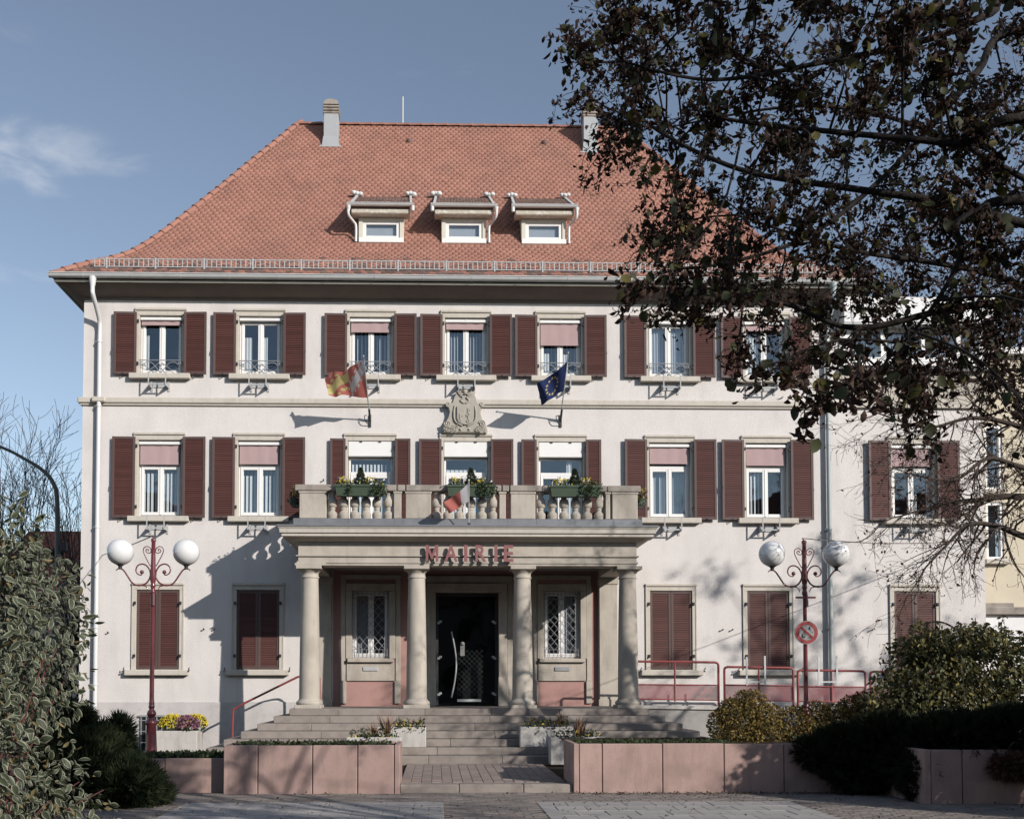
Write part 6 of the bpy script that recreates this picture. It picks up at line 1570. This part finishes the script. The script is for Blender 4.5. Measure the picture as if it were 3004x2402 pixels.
limbs = [[(5.6,-18.7,3.4),(4.8,-18.2,5.2),(3.28,-17.3,6.22),(3.0,-17.4,6.08),(2.53,-17.5,5.83),(1.85,-17.5,5.67),(1.05,-17.7,5.42),(.44,-17.9,5.41)],
 [(5.6,-18.7,2.9),(4.4,-18.4,3.9),(2.78,-18.1,4.34),(2.47,-18.1,4.44),(1.81,-17.9,4.64),(1.24,-17.7,4.84),(.77,-17.5,5.18),(.56,-17.4,5.44)],
 [(5.6,-18.7,3.8),(5.0,-17.5,6.0),(3.74,-16.5,6.56),(3.33,-16.6,6.17),(2.99,-16.7,5.77),(2.48,-16.9,5.21),(1.84,-17.1,4.68),(1.2,-17.1,4.48),(.8,-17.1,4.47)],
 [(5.6,-18.7,3.0),(3.8,-18.6,4.2),(2.55,-18.5,4.29),(2.3,-18.5,4.22),(2.17,-18.5,4.14),(2.19,-18.5,3.97),(2.07,-18.4,3.71),(1.86,-18.2,3.43)],
 [(5.6,-18.7,3.3),(3.8,-18.8,4.5),(2.45,-18.7,4.64),(2.22,-18.6,4.56),(1.88,-18.5,4.63),(1.15,-18.3,4.81),(.85,-18.2,4.92)],
 [(5.6,-18.7,2.8),(4.3,-18.1,3.8),(2.94,-17.8,3.97),(2.53,-17.7,3.97),(1.97,-17.6,3.88),(1.55,-17.5,4.07),(1.11,-17.4,4.17)],
 [(5.6,-18.7,3.6),(6.3,-18.0,5.6),(6.8,-17.4,7.4)],[(5.6,-18.7,3.6),(6.6,-19.6,5.4),(7.4,-20.0,7.0)],[(5.6,-18.7,3.8),(5.2,-20.0,5.8),(4.6,-20.8,7.4)],[(5.6,-18.7,3.8),(5.3,-18.8,6.2),(5.0,-18.6,8.2)],
 [(5.6,-18.7,3.4),(6.6,-21.0,5.0),(6.4,-22.2,6.2)],[(5.6,-18.7,3.2),(4.8,-16.8,4.6),(4.4,-15.8,5.6),(3.4,-15.7,6.2),(2.4,-15.7,6.4),(1.2,-15.7,6.2)],[(5.6,-18.7,3.2),(4.6,-16.6,4.2),(3.6,-16.2,4.8),(2.4,-16.4,4.9),(1.6,-16.3,5.2)]]
lines = [([(5.65,-18.7,0),(5.6,-18.7,1.5),(5.6,-18.7,3.0),(5.55,-18.6,4.2)], [.24,.20,.18,.13])]
nodes = []
for l in limbs:
    p = smooth_path(l, 6); far = len(p) > 30
    lines.append((p, list((.034*np.linspace(1,.05,len(p))**.9+.004)))); nodes += [(q, i/len(p)) for i, q in enumerate(p) if i > 4]
limb_mesh('trunk', lines, BARK, LT, 8)
lines = []; NP = np.array([q for q, _ in nodes]); leafP = []; leafD = []; fruit = []
def cluster(c, r, nt, nl):
    c = np.array(c); i = np.argmin(np.linalg.norm(NP-c, axis=1)+rng.random(len(NP))*.12); b = NP[i]
    mid = (b+c)/2+rng.normal(0,.07,3)+np.array((0,0,.05)); p = smooth_path([b, mid, c], 4); lines.append((p, list(np.linspace(.009,.0035,len(p)))))
    for _ in range(nt):
        s_ = p[random.randint(3, len(p)-1)]; e = c+unit(rng.normal(size=3))*r*random.uniform(.5,1.3)-np.array((0,0,r*.35)); m2 = (s_+e)/2+rng.normal(0,.03,3)
        q = smooth_path([s_, m2, e], 3); lines.append((q, list(np.linspace(.0034,.0016,len(q)))))
        for _ in range(nl):
            w = q[random.randint(1, len(q)-1)]+rng.normal(0,.022,3); leafP.append(w-np.array((0,0,.012))); leafD.append(unit(rng.normal(0,.55,3)+np.array((0,0,-1.0))))
        if random.random() < .7: fruit.append(e-np.array((0,0,random.uniform(.01,.05))))
low = (LC[:,2]-1.62)/(LC[:,1]+24.1) < .275
LC = LC[~(low & (rng.random(len(LC)) < .6))]
for x, y, z, r in LC: cluster((x,y,z), r*1.25, 13, 14)
LO = np.concatenate([LO, np.stack([rng.uniform(1.8,4.2,14), rng.uniform(-23.0,-20.6,14), rng.uniform(5.0,6.8,14)], -1)])  # unseen clusters added overhead to dapple the variegated shrub
gx = LO[:,0]-SUN.x*LO[:,2]/SUN.z; gy = LO[:,1]-SUN.y*LO[:,2]/SUN.z
LO = LO[~((gx > -5.2) & (gx < -1.2) & (gy > -12) & (rng.random(len(LO)) < .78))]      # unseen clusters thinned so sun reaches the left planter and slabs
for x, y, z in LO: cluster((x,y,z), .46, 10, 11)
limb_mesh('twigs', lines, BARK, LT, 5, 'stuff')
P = np.array(leafP); D_ = np.array(leafD); n = len(P); kind = rng.random(n)
brown = kind < .93
bt = [leaf_simple(random.uniform(.32,.55), random.uniform(1.2,3.0)*random.choice((-1,1)), random.uniform(.2,.5)) for _ in range(8)]
foliage(LT, 'dry_bracts', bt, P[brown], D_[brown], sphere_dirs(brown.sum()), .053*rng.uniform(.5,1.25,brown.sum()), [L_BROWN])
g = ~brown; gt = [leaf_tpl(random.uniform(.78,.95), random.uniform(.05,.2), random.uniform(-.5,.9)) for _ in range(4)]+[(v, f, m+1) for v, f, m in [leaf_tpl(.85,.1,.5)]]
vis = P[g]; nearest_as_parts(LT, 'leaf', gt, vis+rng.normal(0,.02,vis.shape), D_[g], sphere_dirs(g.sum())+np.array((0,-.8,0)), .072*rng.uniform(.6,1.15,g.sum()), [L_GREEN, L_YELL])
fr = np.array(fruit); o8 = np.array([(1,0,0),(-1,0,0),(0,1,0),(0,-1,0),(0,0,1),(0,0,-1.)])*.5; of = np.array([(0,2,4),(2,1,4),(1,3,4),(3,0,4),(2,0,5),(1,2,5),(3,1,5),(0,3,5)])
foliage(LT, 'fruits', [(o8, of, np.zeros(8, int))], fr, sphere_dirs(len(fr)), sphere_dirs(len(fr)), .012*np.ones(len(fr)), [L_BROWN])

# --- bare tree to the right in front of the annex, and others of its row beyond the frame whose shade falls on the facade
def bare_tree(label, base, limbs, name='bare_tree', r0=.16, dense=1.0, group=None, leafy=0, lm=L_RED, lsize=.05, depth=3, th=2.6):
    t = thing(name, label, 'tree', base, group); bx, by, bz_ = base
    lines = [([(bx,by,bz_),(bx+.03,by,bz_+th*.5),(bx,by,bz_+th),(bx,by,bz_+th+1.2)], [r0,r0*.85,r0*.75,r0*.5])]; tips = []
    for l, r in limbs:
        p = smooth_path(l, 5); rs = list(r*np.linspace(1,.18,len(p))); lines.append((p, rs))
        L = sum(np.linalg.norm(b-a) for a, b in zip(p, p[1:]))
        for i in range(2, len(p)):
            for _ in range(int(dense*random.choice((1,1,2)))):
                dd = unit(unit(p[i]-p[i-1])*.8+unit(rng.normal(size=3))*.9+np.array((0,0,-.12)))
                grow(lines, tips, p[i], dd, random.uniform(.5,1.0)*(.35+.25*L/3), max(.006, rs[i]*.45), depth-1, .35, .25, (3,5), .62, .8, .0026)
        grow(lines, tips, p[-1], p[-1]-p[-2], .8, rs[-1], depth-1, .3, .2, (3,5), .65, .7, .0026)
    limb_mesh('trunk', lines, BARK2, t, 6)
    if leafy:
        P = []; 
        for pts, d in tips:
            for _ in range(leafy):
                q = pts[random.randint(1, len(pts)-1)]; P.append(q+rng.normal(0,.03,3))
        P = np.array(P); k = (rng.random(len(P)) < (1 if leafy > 1 else .6)) | (P[:,0] > 8.3); P = P[k]
        far = P[P[:,0] > 8.3]; P = np.concatenate([P]+[far+rng.normal(0,.10,far.shape) for _ in range(3 if leafy == 1 else 0)])  # bracts multiplied on limbs out of view to dapple the portico
        foliage(t, 'dry_bracts', bt, P, unit(rng.normal(0,.5,(len(P),3))+np.array((0,0,-1.))), sphere_dirs(len(P)), lsize*rng.uniform(.5,1.2,len(P)), [lm])
    return t
BX = (10.3,-9.2)
BL = [([(10.3,-9.2,3.4),(9.2,-9.1,4.2),(7.9,-9.1,4.36),(7.23,-9.1,4.31),(6.69,-9.2,4.24),(6.01,-9.3,4.04)],.075),
 ([(10.3,-9.2,2.9),(8.8,-9.8,3.2),(7.32,-10.1,3.63),(6.95,-10.1,3.77),(6.56,-10.1,3.79),(6.23,-10.1,3.49),(5.95,-10.1,3.2)],.06),
 ([(10.3,-9.2,3.6),(8.8,-9.4,4.5),(7.68,-9.5,4.7),(7.16,-9.5,4.83),(6.68,-9.5,4.52),(6.1,-9.5,4.59)],.06),
 ([(10.3,-9.2,3.8),(9.2,-9.0,5.0),(8.04,-8.9,5.43),(7.28,-8.9,5.57),(6.57,-8.9,5.42),(5.86,-8.9,5.63)],.06),
 ([(10.3,-9.2,4.0),(9.4,-8.8,5.8),(8.23,-8.6,6.38),(7.45,-8.6,6.23),(6.73,-8.6,6.37)],.06),
 ([(10.3,-9.2,4.2),(9.2,-9.1,6.6),(7.97,-9.1,7.5),(7.56,-9.1,7.07),(7.27,-9.1,6.64)],.06),
 ([(10.3,-9.2,4.2),(10.6,-9.6,6.6),(10.9,-10.0,8.6)],.07),([(10.3,-9.2,3.8),(11.6,-8.6,5.4),(12.6,-8.4,6.6)],.06),([(10.3,-9.2,3.6),(11.4,-10.2,5.0),(12.2,-10.8,6.2)],.06),([(10.3,-9.2,4.2),(9.6,-9.4,7.0),(9.2,-9.6,9.0)],.06)]
bare_tree('bare linden reaching in from the right edge before the annex, with a few dry bracts', (10.3,-9.2,.6), BL, leafy=1, lsize=.06, dense=1)
def off_tree(x, y, h, label, leafy=2, seed=3):
    L = []
    for a in np.linspace(0, 6.28, 11)[:-1]:
        a += random.uniform(-.2,.2); rr = random.uniform(1.6,2.8); z = random.uniform(.55,1.0)*h
        L.append(([(x,y,h*.35),(x+.4*rr*math.cos(a),y+.4*rr*math.sin(a),h*.35+(z-h*.35)*.6),(x+rr*math.cos(a),y+rr*math.sin(a),z)],.06))
    bare_tree(label, (x,y,0), L, leafy=leafy, lsize=.10, dense=1, lm=L_BROWN, r0=.2, th=h*.35)
off_tree(13.8,-17.2,5.8, 'street linden beyond the right edge, nearest the camera side, shading the hedge', 4)
off_tree(20.0,-12.2,10.8, 'street linden beyond the right edge whose shade dapples the annex wall', 6)
# bare trees behind, left and right
def vase_tree(label, x, y, h, n, lean=.35, leafy=0, lm=L_RED, r0=.14, group=None, lsize=.12, depth=2):
    L = []
    for i in range(n):
        a = random.uniform(0, 6.28); s_ = random.uniform(.4,1)*lean*h
        L.append(([(x,y,h*.12),(x+.4*s_*math.cos(a),y+.4*s_*math.sin(a),h*.45),(x+s_*math.cos(a),y+s_*math.sin(a),h*random.uniform(.78,1.0))], .05))
    t = thing('bare_tree', label, 'tree', (x,y,0), group); lines = [([(x,y,0),(x,y,h*.2)], [r0,r0*.8])]; tips = []
    for l, r in L:
        p = smooth_path(l, 5); rs = list(r*np.linspace(1,.2,len(p))); lines.append((p, rs))
        for i in range(3, len(p)):
            for _ in range(2): grow(lines, tips, p[i], unit(unit(p[i]-p[i-1])+unit(rng.normal(size=3))*.45+np.array((0,0,.3))), h*random.uniform(.10,.2), max(.010, rs[i]*.5), depth-1, .22, -.1, (3,4), .6, .5, .007)
    limb_mesh('trunk', lines, BARK2, t, 5)
    if leafy:
        P = np.array([pts[random.randint(1,len(pts)-1)]+rng.normal(0,.12,3) for pts, d in tips for _ in range(leafy)])
        foliage(t, 'crown', bt, P, sphere_dirs(len(P)), sphere_dirs(len(P)), lsize*rng.uniform(.5,1.2,len(P)), [lm])
vase_tree('bare upright tree behind the street lamp on the far left', -15.9, 13, 9.9, 16, .16)
vase_tree('bare tree between the street lamp and the corner of the town hall', -13.9, 15.5, 8.4, 14, .20)
vase_tree('lower bare tree close to the left corner of the town hall', -12.4, 13, 5.6, 12, .22, 2, L_RED, lsize=.08)
vase_tree('autumn tree with rust red leaves behind the ochre house', 20.5, 12, 19.5, 24, .22, 14, L_RED, .25, lsize=.16)
t = broad('dark_bush', 'dark evergreen bush beside the left corner of the town hall', 'bush', (-10.4,1.5,0), [(-10.6,1.5,1.4,.9,.8,1.5),(-10.0,1.2,1.0,.8,.7,1.1),(-11.6,2,1.5,1.0,.8,1.6)], 5000, [L_YEW, L_JUN], [.6,.4], .11)
